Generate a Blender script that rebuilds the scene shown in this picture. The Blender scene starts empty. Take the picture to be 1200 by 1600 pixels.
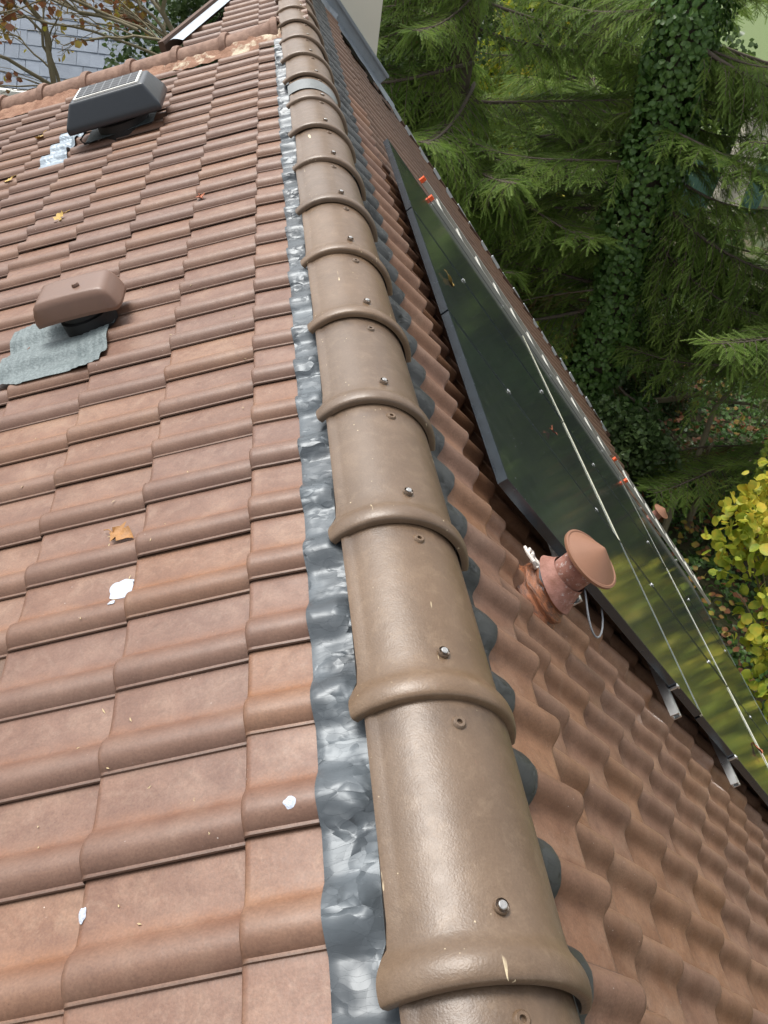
import bpy, bmesh, math, random
import numpy as np
from mathutils import Vector, Matrix, noise

random.seed(7); rng = np.random.default_rng(7)
W = 0.19                       # one tile cover width in metres; roof coordinates below are in tile widths
R_ = math.radians
C = bpy.context.scene.collection
SC = bpy.context.scene

# ------------------------------------------------------------------ camera, sky, sun, exposure
CAMP = np.array([-1.7451, 0.0, 6.1602])
CAMR = Matrix.Rotation(R_(-12.925), 3, 'Z') @ Matrix.Rotation(R_(49.754), 3, 'X') @ Matrix.Rotation(R_(10.182), 3, 'Z')
cam_d = bpy.data.cameras.new('camera'); cam = bpy.data.objects.new('camera', cam_d); C.objects.link(cam)
cam_d.sensor_fit = 'HORIZONTAL'; cam_d.sensor_width = 36.0; cam_d.lens = 1276.78 / 1200 * 36.0
cam_d.clip_start = 0.05; cam_d.clip_end = 900
cam.matrix_world = Matrix.Translation(Vector(CAMP * W)) @ CAMR.to_4x4()
SC.camera = cam

SUN_EL, SUN_AZ = R_(60), R_(-32)       # azimuth measured from +Y towards +X
wd = bpy.data.worlds.new('World'); SC.world = wd; wd.use_nodes = True
nt = wd.node_tree; nt.nodes.clear()
sky = nt.nodes.new('ShaderNodeTexSky'); sky.sky_type = 'NISHITA'; sky.sun_disc = False
sky.sun_elevation = SUN_EL; sky.sun_rotation = SUN_AZ; sky.dust_density = 4.0; sky.air_density = 1.0; sky.ozone_density = 1.0
hs = nt.nodes.new('ShaderNodeHueSaturation'); hs.inputs['Saturation'].default_value = 0.16
bg = nt.nodes.new('ShaderNodeBackground'); bg.inputs['Strength'].default_value = 0.15
wo = nt.nodes.new('ShaderNodeOutputWorld')
nt.links.new(sky.outputs[0], hs.inputs['Color']); nt.links.new(hs.outputs[0], bg.inputs['Color']); nt.links.new(bg.outputs[0], wo.inputs[0])
sd = bpy.data.lights.new('sun', 'SUN'); sd.energy = 1.5; sd.angle = R_(22); sd.color = (1.0, 0.96, 0.9)
sun = bpy.data.objects.new('sun', sd); C.objects.link(sun)
sdir = Vector((math.sin(SUN_AZ) * math.cos(SUN_EL), math.cos(SUN_AZ) * math.cos(SUN_EL), math.sin(SUN_EL)))
sun.rotation_euler = sdir.to_track_quat('Z', 'Y').to_euler()
SC.view_settings.view_transform = 'Standard'; SC.view_settings.look = 'None'; SC.view_settings.gamma = 1
SC.view_settings.exposure = 0.92; SC.view_settings.use_curve_mapping = False
try:
    SC.cycles.max_bounces = 6; SC.cycles.diffuse_bounces = 3; SC.cycles.glossy_bounces = 3; SC.cycles.transparent_max_bounces = 4
except Exception: pass

# ------------------------------------------------------------------ materials
def srgb(r, g, b):
    f = lambda c: c / 12.92 if c <= 0.04045 else ((c + 0.055) / 1.055) ** 2.4
    return (f(r / 255), f(g / 255), f(b / 255), 1)

class NM:
    def __init__(s, name, rough=0.6, metal=0.0, spec=0.5):
        s.m = bpy.data.materials.new(name); s.m.use_nodes = True; s.t = s.m.node_tree
        s.b = s.t.nodes['Principled BSDF']; s.b.inputs['Roughness'].default_value = rough
        s.b.inputs['Metallic'].default_value = metal; s.b.inputs['Specular IOR Level'].default_value = spec
        s.tc = s.t.nodes.new('ShaderNodeTexCoord'); s.oi = s.t.nodes.new('ShaderNodeObjectInfo')
        s._loc = None
    def N(s, k): return s.t.nodes.new(k)
    def L(s, a, b): s.t.links.new(a, b)
    def set(s, inp, v):
        if hasattr(v, 'is_output') or isinstance(v, bpy.types.NodeSocket): s.L(v, inp)
        else: inp.default_value = v
    def coord(s, which='obj', jitter=True):
        if which == 'gen': return s.tc.outputs['Generated']
        if which == 'world':
            g = s.N('ShaderNodeNewGeometry'); return g.outputs['Position']
        if not jitter: return s.tc.outputs['Object']
        if s._loc is None:      # object coordinates shifted by the object's random number so that copies differ
            mul = s.math('MULTIPLY', s.oi.outputs['Random'], 37.0)
            cmb = s.N('ShaderNodeCombineXYZ'); s.L(mul, cmb.inputs[0]); s.L(mul, cmb.inputs[1])
            add = s.N('ShaderNodeVectorMath'); add.operation = 'ADD'
            s.L(s.tc.outputs['Object'], add.inputs[0]); s.L(cmb.outputs[0], add.inputs[1]); s._loc = add.outputs[0]
        return s._loc
    def scale(s, v, sc):
        n = s.N('ShaderNodeMapping'); n.inputs['Scale'].default_value = sc; s.L(v, n.inputs['Vector']); return n.outputs[0]
    def noise(s, scale, detail=4, rough=0.55, v=None, dist=0.0):
        n = s.N('ShaderNodeTexNoise'); n.inputs['Scale'].default_value = scale; n.inputs['Detail'].default_value = detail
        n.inputs['Roughness'].default_value = rough; n.inputs['Distortion'].default_value = dist
        s.L(v if v is not None else s.coord(), n.inputs['Vector']); return n.outputs[0]
    def voro(s, scale, v=None, feature='F1', out=0):
        n = s.N('ShaderNodeTexVoronoi'); n.feature = feature; n.inputs['Scale'].default_value = scale
        s.L(v if v is not None else s.coord(), n.inputs['Vector']); return n.outputs[out]
    def ramp(s, f, a, b, ca=(0, 0, 0, 1), cb=(1, 1, 1, 1)):
        n = s.N('ShaderNodeValToRGB'); e = n.color_ramp.elements
        e[0].position = a; e[0].color = ca; e[1].position = b; e[1].color = cb; s.L(f, n.inputs[0]); return n.outputs[0]
    def mix(s, f, a, b, mode='MIX'):
        n = s.N('ShaderNodeMix'); n.data_type = 'RGBA'; n.blend_type = mode
        s.set(n.inputs[0], f); s.set(n.inputs[6], a); s.set(n.inputs[7], b); return n.outputs[2]
    def math(s, op, a, b=0.0, clamp=False):
        n = s.N('ShaderNodeMath'); n.operation = op; n.use_clamp = clamp; s.set(n.inputs[0], a); s.set(n.inputs[1], b); return n.outputs[0]
    def hsv(s, col, h=0.5, sa=1.0, v=1.0):
        n = s.N('ShaderNodeHueSaturation'); s.set(n.inputs['Hue'], h); s.set(n.inputs['Saturation'], sa); s.set(n.inputs['Value'], v)
        s.set(n.inputs['Color'], col); return n.outputs[0]
    def rnd(s, lo, hi, src=None):
        n = s.N('ShaderNodeMapRange'); n.inputs['To Min'].default_value = lo; n.inputs['To Max'].default_value = hi
        s.L(src if src is not None else s.oi.outputs['Random'], n.inputs[0]); return n.outputs[0]
    def sep(s, v):
        n = s.N('ShaderNodeSeparateXYZ'); s.L(v, n.inputs[0]); return n.outputs
    def col(s, v): s.set(s.b.inputs['Base Color'], v); return s
    def rough(s, v): s.set(s.b.inputs['Roughness'], v); return s
    def bump(s, h, strength=0.3, dist=0.01):
        n = s.N('ShaderNodeBump'); n.inputs['Strength'].default_value = strength; n.inputs['Distance'].default_value = dist
        s.L(h, n.inputs['Height']); s.L(n.outputs[0], s.b.inputs['Normal']); return s

M = {}
def make_mats():
    # clay roof tile: brown engobe, dusty patches, orange rubbed line where pan meets roll, dark edges of grime and painted-in shade, fine grain
    def tile(name, base, dusty, orange, orange_amt):
        m = NM(name, 0.5, spec=0.45)
        n1 = m.noise(9, 5, 0.6); n2 = m.noise(28, 5, 0.65); n3 = m.noise(220, 3, 0.6); n4 = m.noise(4.5, 4, 0.6, dist=1.2)
        c = m.mix(m.ramp(n1, 0.42, 0.66), base, dusty)
        c = m.mix(m.math('MULTIPLY', m.ramp(n4, 0.5, 0.72), 0.35), c, srgb(148, 120, 98))
        c = m.mix(m.math('MULTIPLY', m.ramp(n2, 0.52, 0.75), 0.5), c, srgb(88, 58, 44))
        y = m.sep(m.tc.outputs['Object'])[1]
        yw = m.math('ADD', y, m.math('MULTIPLY', m.math('SUBTRACT', n1, 0.5), 0.028))
        band = m.math('MULTIPLY', m.ramp(yw, 0.088, 0.108), m.math('SUBTRACT', 1.0, m.ramp(yw, 0.108, 0.126)))
        band = m.math('MULTIPLY', m.math('MULTIPLY', band, m.ramp(n2, 0.3, 0.62)), orange_amt)
        c = m.mix(band, c, orange)
        pan = m.math('MULTIPLY', m.ramp(yw, 0.012, 0.04), m.math('SUBTRACT', 1.0, m.ramp(yw, 0.06, 0.095)))
        c = m.mix(m.math('MULTIPLY', m.math('MULTIPLY', pan, m.ramp(m.noise(16, 6, 0.7, dist=1.5), 0.48, 0.66)), 0.38), c, srgb(142, 116, 97))
        edge = m.math('ADD', m.math('SUBTRACT', 1.0, m.ramp(y, 0.003, 0.02)), m.ramp(y, 0.1955, 0.1985)); c = m.mix(m.math('MULTIPLY', edge, 0.7), c, srgb(66, 52, 42))  # grimy lip edge; pan start darkened for grime and shade painted into the colour
        roll = m.math('MULTIPLY', m.ramp(yw, 0.12, 0.15), 0.4)
        c = m.mix(roll, c, srgb(110, 84, 68))
        v = m.voro(46); sp = m.math('SUBTRACT', 1.0, m.ramp(v, 0.03, 0.075)); sp = m.math('MULTIPLY', sp, m.ramp(m.noise(14), 0.56, 0.62))
        c = m.mix(m.math('MULTIPLY', sp, 0.7), c, srgb(205, 196, 186))
        pores = m.math('MULTIPLY', m.math('SUBTRACT', 1.0, m.ramp(m.voro(150), 0.08, 0.2)), m.ramp(m.noise(20), 0.45, 0.6)); c = m.mix(m.math('MULTIPLY', pores, 0.45), c, srgb(70, 48, 38))
        c = m.mix(0.5, c, m.mix(n3, (0.1, 0.1, 0.1, 1), (0.9, 0.9, 0.9, 1)), 'OVERLAY')
        c = m.hsv(c, m.rnd(0.497, 0.503), m.rnd(0.88, 1.0), m.rnd(0.9, 1.08))
        m.col(c); m.rough(m.rnd(0.36, 0.62, n2))
        h = m.math('ADD', m.math('MULTIPLY', n3, 0.25), m.math('ADD', n2, m.math('MULTIPLY', sp, 0.6)))
        return m.bump(h, 0.35, 0.0025).m
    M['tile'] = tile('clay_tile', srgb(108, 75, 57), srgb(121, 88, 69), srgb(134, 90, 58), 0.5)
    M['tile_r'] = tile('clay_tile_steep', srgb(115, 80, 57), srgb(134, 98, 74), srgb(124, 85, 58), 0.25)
    # ridge tile: smooth olive brown engobe, rain spots, pale chips and scratches
    m = NM('ridge_clay', 0.42, spec=0.5)
    n1 = m.noise(7, 5, 0.6); n2 = m.noise(40, 4, 0.6)
    c = m.mix(m.ramp(n1, 0.35, 0.7), srgb(94, 75, 57), srgb(106, 86, 67))
    ob = m.coord()
    sm = m.scale(ob, (1, 0.3, 1))
    dust = m.math('MULTIPLY', m.ramp(m.noise(26, 6, 0.75, dist=0.4), 0.5, 0.75), 0.55); c = m.mix(dust, c, srgb(126, 106, 85))
    spots = m.math('SUBTRACT', 1.0, m.ramp(m.voro(120, m.scale(ob, (1, 0.45, 1))), 0.10, 0.22)); spots = m.math('MULTIPLY', spots, m.ramp(m.noise(5), 0.5, 0.62))
    c = m.mix(m.math('MULTIPLY', spots, 0.5), c, srgb(112, 84, 66))
    sc1 = m.noise(60, 2, 0.5, m.scale(ob, (1.0, 0.12, 0.6)), 1.0); scr = m.math('MULTIPLY', m.ramp(sc1, 0.735, 0.75), m.ramp(m.noise(6.3), 0.5, 0.58))
    chips = m.math('MULTIPLY', m.math('SUBTRACT', 1.0, m.ramp(m.voro(55), 0.05, 0.1)), m.ramp(m.noise(8.7), 0.58, 0.63))
    pale = m.math('MAXIMUM', scr, chips); c = m.mix(m.math('MULTIPLY', pale, 0.75), c, srgb(226, 208, 170))
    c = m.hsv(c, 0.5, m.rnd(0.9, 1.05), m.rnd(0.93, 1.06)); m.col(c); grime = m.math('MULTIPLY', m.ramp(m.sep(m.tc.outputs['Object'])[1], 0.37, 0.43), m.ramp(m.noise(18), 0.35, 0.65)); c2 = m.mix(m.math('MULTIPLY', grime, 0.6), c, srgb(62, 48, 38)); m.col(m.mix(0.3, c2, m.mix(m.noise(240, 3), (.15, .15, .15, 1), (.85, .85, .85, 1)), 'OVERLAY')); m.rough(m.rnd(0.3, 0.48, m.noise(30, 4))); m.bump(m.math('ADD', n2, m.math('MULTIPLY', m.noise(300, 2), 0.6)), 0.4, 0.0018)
    M['ridge'] = m.m
    m = NM('red_old_clay', 0.75); n1 = m.noise(18, 5); c = m.mix(m.ramp(n1, 0.35, 0.7), srgb(108, 80, 65), srgb(138, 109, 92)); m.col(c).bump(m.noise(60), 0.5, 0.006); M['old_clay'] = m.m
    m = NM('mortar', 0.9); n1 = m.noise(7, 6, 0.65); c = m.mix(m.ramp(n1, 0.52, 0.6), srgb(136, 102, 82), srgb(186, 172, 150)); m.col(c).bump(m.noise(40, 6), 0.8, 0.012); M['mortar'] = m.m
    m = NM('red_mortar', 0.9); n1 = m.noise(9, 6, 0.65); c = m.mix(m.ramp(n1, 0.4, 0.7), srgb(128, 92, 72), srgb(156, 122, 100)); m.col(c).bump(m.noise(40, 6), 0.8, 0.012); M['red_mortar'] = m.m
    # crinkled foil tape
    def foil(name, ca, cb, rough, metal):
        m = NM(name, rough, metal); ob = m.coord('obj', False)
        n1 = m.noise(7, 3, 0.5, ob, 0.6)
        nw = m.N('ShaderNodeTexNoise'); nw.inputs['Scale'].default_value = 10; m.L(ob, nw.inputs['Vector'])
        wv = m.N('ShaderNodeVectorMath'); wv.operation = 'MULTIPLY_ADD'; m.L(nw.outputs[1], wv.inputs[0]); wv.inputs[1].default_value = (.09, .05, .09); m.L(ob, wv.inputs[2])
        def facets(sc_, st):
            cv = m.scale(wv.outputs[0], st); vn = m.N('ShaderNodeTexVoronoi'); vn.inputs['Scale'].default_value = sc_; m.L(cv, vn.inputs['Vector'])
            d1 = m.N('ShaderNodeVectorMath'); d1.operation = 'SUBTRACT'; m.L(cv, d1.inputs[0]); m.L(vn.outputs['Position'], d1.inputs[1])
            d2 = m.N('ShaderNodeVectorMath'); d2.operation = 'SUBTRACT'; m.L(vn.outputs['Color'], d2.inputs[0]); d2.inputs[1].default_value = (.5, .5, .5)
            dt = m.N('ShaderNodeVectorMath'); dt.operation = 'DOT_PRODUCT'; m.L(d1.outputs[0], dt.inputs[0]); m.L(d2.outputs[0], dt.inputs[1]); return dt.outputs['Value']
        v1 = m.math('MULTIPLY', facets(22, (.8, 1.6, .8)), 34.0); v2 = m.math('MULTIPLY', facets(60, (.5, 1.6, .5)), 30.0)
        m.col(m.mix(m.ramp(n1, 0.35, 0.68), ca, cb)); m.rough(m.rnd(rough - 0.05, rough + 0.1, n1))
        msk = m.ramp(m.noise(13, 2, 0.5, ob), 0.48, 0.62)
        return m.bump(m.math('MULTIPLY', m.math('ADD', v1, m.math('MULTIPLY', v2, 0.35)), m.math('ADD', 0.25, msk)), 0.85, 0.013).m
    M['tape'] = foil('foil_tape', srgb(64, 69, 73), srgb(84, 91, 96), 0.36, 0.2)
    M['tape_dark'] = foil('dark_tape', srgb(46, 48, 47), srgb(68, 70, 69), 0.45, 0.15)
    def plain(name, col, rough=0.6, metal=0.0, nscale=25, var=0.18, bump=0.2, bd=0.004):
        m = NM(name, rough, metal); n1 = m.noise(nscale, 5, 0.6)
        m.col(m.hsv(col, 0.5, 1.0, m.rnd(1 - var, 1 + var, n1))); m.rough(m.rnd(max(0.02, rough - 0.08), min(1, rough + 0.08), n1))
        if bump: m.bump(m.noise(nscale * 3), bump, bd)
        M[name] = m.m; return m.m
    plain('screw_steel', srgb(190, 188, 184), 0.28, 0.9, 80, 0.1); plain('rubber', srgb(34, 33, 32), 0.7)
    plain('black_plastic', srgb(38, 44, 50), 0.34, 0.0, 40, 0.15, 0.08, 0.001); plain('dark_throat', srgb(20, 20, 21), 0.6)
    plain('zinc', srgb(150, 158, 166), 0.42, 0.6, 12, 0.15, 0.25); plain('zinc_pale', srgb(196, 204, 208), 0.5, 0.3, 12, 0.12, 0.2)
    plain('band_grey', srgb(112, 116, 116), 0.45, 0.3, 14); plain('brown_hood', srgb(106, 80, 66), 0.42, 0, 30, 0.12, 0.1)
    plain('strip_pale', srgb(170, 170, 150), 0.5, 0.2); plain('alu_pale', srgb(168, 168, 160), 0.5, 0.25, 30, 0.08, 0.08)
    plain('aluminium', srgb(206, 208, 208), 0.3, 0.85, 30, 0.08, 0.08); plain('white_paint', srgb(226, 226, 220), 0.5); plain('orange_cap', srgb(226, 92, 46), 0.5)
    plain('wood_dark', srgb(82, 60, 48), 0.8); plain('felt', srgb(50, 34, 26), 0.9); plain('cable_grey', srgb(120, 124, 128), 0.5); plain('cable_black', srgb(16, 16, 16), 0.5)
    plain('seal_white', srgb(176, 183, 196), 0.8, 0, 60, 0.1, 0.5, 0.01); plain('rag', srgb(220, 214, 206), 0.9); plain('cream_wall', srgb(216, 212, 196), 0.85, 0, 3, 0.05, 0.2); plain('white_wall', srgb(214, 212, 200), 0.9, 0, 2, 0.05, 0.3)
    plain('cone_clay', srgb(130, 92, 70), 0.5, 0, 30, 0.1, 0.1); plain('path_grey', srgb(170, 168, 160), 0.9, 0, 4, 0.15, 0.3, 0.02)
    plain('birch', srgb(190, 184, 168), 0.8, 0, 5, 0.3, 0.5, 0.03); plain('green_paint', srgb(60, 96, 82), 0.6)
    # old flue: rusty, limescaled
    m = NM('flue_clay', 0.7); n1 = m.noise(22, 6, 0.7); n2 = m.noise(55, 5, 0.7); c = m.mix(m.ramp(n1, 0.35, 0.65), srgb(120, 78, 62), srgb(160, 116, 104))
    c = m.mix(m.math('MULTIPLY', m.ramp(n2, 0.56, 0.68), m.ramp(m.noise(6), 0.45, 0.6)), c, srgb(196, 190, 188)); m.col(c).bump(n2, 0.5, 0.004); M['flue'] = m.m
    m = NM('boot_orange', 0.45); n1 = m.noise(30, 5, 0.7, m.scale(m.coord(), (1, 1, 4))); m.col(m.mix(m.ramp(n1, 0.35, 0.65), srgb(82, 60, 50), srgb(158, 100, 66))).bump(n1, 0.6, 0.01); M['boot'] = m.m
    # grey green flashing sheet with a woven grain
    m = NM('flashing_sheet', 0.6, 0.2); n1 = m.noise(120, 3); c = m.mix(m.ramp(n1, 0.35, 0.65), srgb(88, 98, 99), srgb(112, 122, 123)); m.col(c).bump(n1, 0.5, 0.004); M['flash'] = m.m
    m = NM('silver_sheet', 0.42, 0.45); n1 = m.noise(30, 4); m.col(m.mix(n1, srgb(108, 120, 130), srgb(146, 156, 164))).bump(n1, 0.7, 0.01); M['silver'] = m.m
    # photovoltaic glass: near black, cell lines, dust specks
    m = NM('pv_glass', 0.09, spec=0.5); ob = m.coord('obj', False); n1 = m.noise(3, 4, 0.6); sx = m.sep(ob)
    l1 = m.math('LESS_THAN', m.math('FRACT', m.math('MULTIPLY', sx[0], 1 / 0.091)), 0.03); l2 = m.math('LESS_THAN', m.math('FRACT', m.math('MULTIPLY', sx[1], 1 / 0.182)), 0.02)
    c = m.mix(n1, (0.018, 0.024, 0.023, 1), (0.034, 0.042, 0.038, 1)); c = m.mix(m.math('MULTIPLY', m.math('MAXIMUM', l1, l2), 0.6), c, (0.08, 0.09, 0.09, 1))
    v = m.math('SUBTRACT', 1.0, m.ramp(m.voro(22), 0.03, 0.06)); sp = m.math('MULTIPLY', v, m.ramp(m.noise(5), 0.5, 0.56)); c = m.mix(sp, c, srgb(200, 200, 190))
    m.col(c); m.rough(m.math('ADD', m.math('MULTIPLY', sp, 0.5), m.rnd(0.07, 0.13, n1))); m.bump(m.noise(1.6, 2), 0.12, 0.01); M['pv'] = m.m
    m = NM('pv_small', 0.42, spec=.25); ob = m.coord('obj', False); sx = m.sep(ob)
    l1 = m.math('LESS_THAN', m.math('FRACT', m.math('ADD', m.math('MULTIPLY', sx[0], 1 / 0.052), 0.5)), 0.09); l2 = m.math('LESS_THAN', m.math('FRACT', m.math('ADD', m.math('MULTIPLY', sx[1], 1 / 0.052), 0.5)), 0.09)
    m.col(m.mix(m.math('MAXIMUM', l1, l2), srgb(30, 33, 38), srgb(120, 124, 126))); M['pv_small'] = m.m
    plain('pv_frame', srgb(84, 94, 102), 0.25, 0.85, 20, 0.1, 0.05, 0.001)
    # slate
    m = NM('slate', 0.5); n1 = m.noise(6, 5); c = m.mix(n1, srgb(96, 106, 120), srgb(128, 139, 153)); m.col(m.hsv(c, 0.5, 1.0, m.rnd(0.86, 1.12))).bump(m.noise(30), 0.3, 0.01); M['slate'] = m.m
    # foliage: colour differs from leaf to leaf through a position noise
    def leaf(name, cols, rough=0.5, trans=0.25, nscale=9):
        m = NM(name, rough, spec=0.35); n1 = m.noise(nscale, 2, 0.7, m.coord('world')); n2 = m.noise(1.1, 3, 0.6, m.coord('world'))
        f = m.math('ADD', m.math('MULTIPLY', n1, 0.7), m.math('MULTIPLY', n2, 0.4))
        r = m.N('ShaderNodeValToRGB'); e = r.color_ramp.elements; e[0].position = 0.35; e[0].color = cols[0]; e[1].position = 0.72; e[1].color = cols[-1]
        for i, cc in enumerate(cols[1:-1]):
            q = e.new(0.35 + 0.37 * (i + 1) / (len(cols) - 1)); q.color = cc
        m.L(f, r.inputs[0]); m.col(r.outputs[0])
        if trans:
            tr = m.N('ShaderNodeBsdfTranslucent'); m.L(r.outputs[0], tr.inputs[0]); ms = m.N('ShaderNodeMixShader'); ms.inputs[0].default_value = trans
            out = [n for n in m.t.nodes if n.type == 'OUTPUT_MATERIAL'][0]
            m.L(m.b.outputs[0], ms.inputs[1]); m.L(tr.outputs[0], ms.inputs[2]); m.L(ms.outputs[0], out.inputs[0])
        M[name] = m.m
    leaf('spruce_needles', [(0.085, 0.155, 0.026, 1), (0.16, 0.25, 0.048, 1), (0.26, 0.35, 0.075, 1)], 0.6, 0.45, 3)
    leaf('dry_twigs', [(0.07, 0.045, 0.02, 1), (0.16, 0.10, 0.045, 1)], 0.7, 0.1)
    leaf('ivy_leaf', [(0.03, 0.085, 0.018, 1), (0.075, 0.155, 0.035, 1), (0.13, 0.22, 0.06, 1)], 0.36, 0.3, 14)
    leaf('laurel_leaf', [(0.03, 0.06, 0.02, 1), (0.065, 0.11, 0.036, 1), (0.11, 0.16, 0.055, 1)], 0.38, 0.3)
    leaf('yellowgreen_leaf', [(0.11, 0.20, 0.025, 1), (0.24, 0.30, 0.03, 1), (0.60, 0.46, 0.04, 1)], 0.5, 0.4, 5)
    leaf('yellow_leaf', [(0.16, 0.27, 0.035, 1), (0.38, 0.42, 0.05, 1), (0.66, 0.50, 0.06, 1)], 0.5, 0.45, 7)
    leaf('autumn_leaf', [(0.14, 0.05, 0.025, 1), (0.22, 0.09, 0.04, 1), (0.40, 0.38, 0.05, 1)], 0.6, 0.35, 3)
    leaf('limegreen_leaf', [(0.10, 0.18, 0.03, 1), (0.25, 0.33, 0.05, 1), (0.45, 0.45, 0.06, 1)], 0.5, 0.45, 7)
    plain('straw_pale', srgb(178, 160, 124), 0.7); plain('leaf_gold', srgb(150, 106, 56), 0.6, 0, 60, 0.3, 0.4, 0.003); plain('leaf_rust', srgb(156, 88, 56), 0.6, 0, 60, 0.3, 0.4, 0.003); plain('leaf_straw', srgb(176, 146, 76), 0.6, 0, 60, 0.3, 0.4, 0.003)
    m = NM('bark', 0.9); n1 = m.noise(8, 5, 0.7, m.scale(m.coord(), (3, 3, 0.6))); m.col(m.mix(n1, (0.045, 0.035, 0.025, 1), (0.15, 0.12, 0.09, 1))).bump(n1, 0.8, 0.03); M['bark'] = m.m
    m = NM('bark_pale', 0.9); n1 = m.noise(8, 5, 0.7); m.col(m.mix(n1, (0.12, 0.10, 0.06, 1), (0.26, 0.23, 0.15, 1))).bump(n1, 0.5, 0.01); M['bark_pale'] = m.m
    m = NM('ground_litter', 0.95); w = m.coord('world'); n1 = m.noise(1.2, 6, 0.65, w); n2 = m.noise(14, 5, 0.7, w)
    c = m.mix(m.ramp(n1, 0.4, 0.6), (0.035, 0.055, 0.018, 1), (0.075, 0.055, 0.03, 1)); c = m.mix(m.ramp(n2, 0.5, 0.75), c, (0.12, 0.11, 0.045, 1)); m.col(c).bump(n2, 0.8, 0.05); M['ground'] = m.m
    m = NM('lawn', 0.9); w = m.coord('world'); n2 = m.noise(6, 5, 0.7, w); m.col(m.mix(n2, (0.07, 0.11, 0.03, 1), (0.12, 0.16, 0.05, 1))).bump(n2, 0.8, 0.05); M['lawn'] = m.m
make_mats()

# ------------------------------------------------------------------ object helpers
def tag(o, label=None, cat=None, group=None, kind=None):
    if label: o['label'] = label
    if cat: o['category'] = cat
    if group: o['group'] = group
    if kind: o['kind'] = kind
    return o
def mesh_data(name, verts, faces, mats, smooth=True, fmat=None, sharp=None):
    me = bpy.data.meshes.new(name)
    if isinstance(verts, np.ndarray) and isinstance(faces, np.ndarray):
        nv, nf, k = len(verts), len(faces), faces.shape[1]
        me.vertices.add(nv); me.vertices.foreach_set('co', verts.astype(np.float32).ravel())
        me.loops.add(nf * k); me.loops.foreach_set('vertex_index', faces.astype(np.int32).ravel())
        me.polygons.add(nf); me.polygons.foreach_set('loop_start', np.arange(0, nf * k, k, dtype=np.int32))
        if fmat is not None: me.polygons.foreach_set('material_index', np.asarray(fmat, np.int32))
        me.update(calc_edges=True); me.validate()
    else:
        me.from_pydata([tuple(v) for v in verts], [], faces); me.update()
        if fmat is not None:
            for p, i in zip(me.polygons, fmat): p.material_index = i
    for m in (mats if isinstance(mats, (list, tuple)) else [mats]): me.materials.append(M[m])
    if smooth:
        me.polygons.foreach_set('use_smooth', [True] * len(me.polygons))
        if sharp:
            try: me.set_sharp_from_angle(angle=R_(sharp))
            except Exception: pass
    return me
def obj(name, me, parent=None, mw=None):
    o = bpy.data.objects.new(name, me); C.objects.link(o)
    if parent is not None: o.parent = parent
    if mw is not None: o.matrix_world = mw
    return o
def empty(name, loc=(0, 0, 0)):
    o = bpy.data.objects.new(name, None); o.empty_display_size = 0.1; C.objects.link(o); o.location = loc; return o
def setmw(o, parent, mw):               # parent sits at the origin of the world unless stated
    o.parent = parent
    o.matrix_basis = (parent_world(parent).inverted() @ mw) if parent is not None else mw
def parent_world(o):
    mw = o.matrix_basis.copy()
    return parent_world(o.parent) @ mw if o.parent else mw

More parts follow.
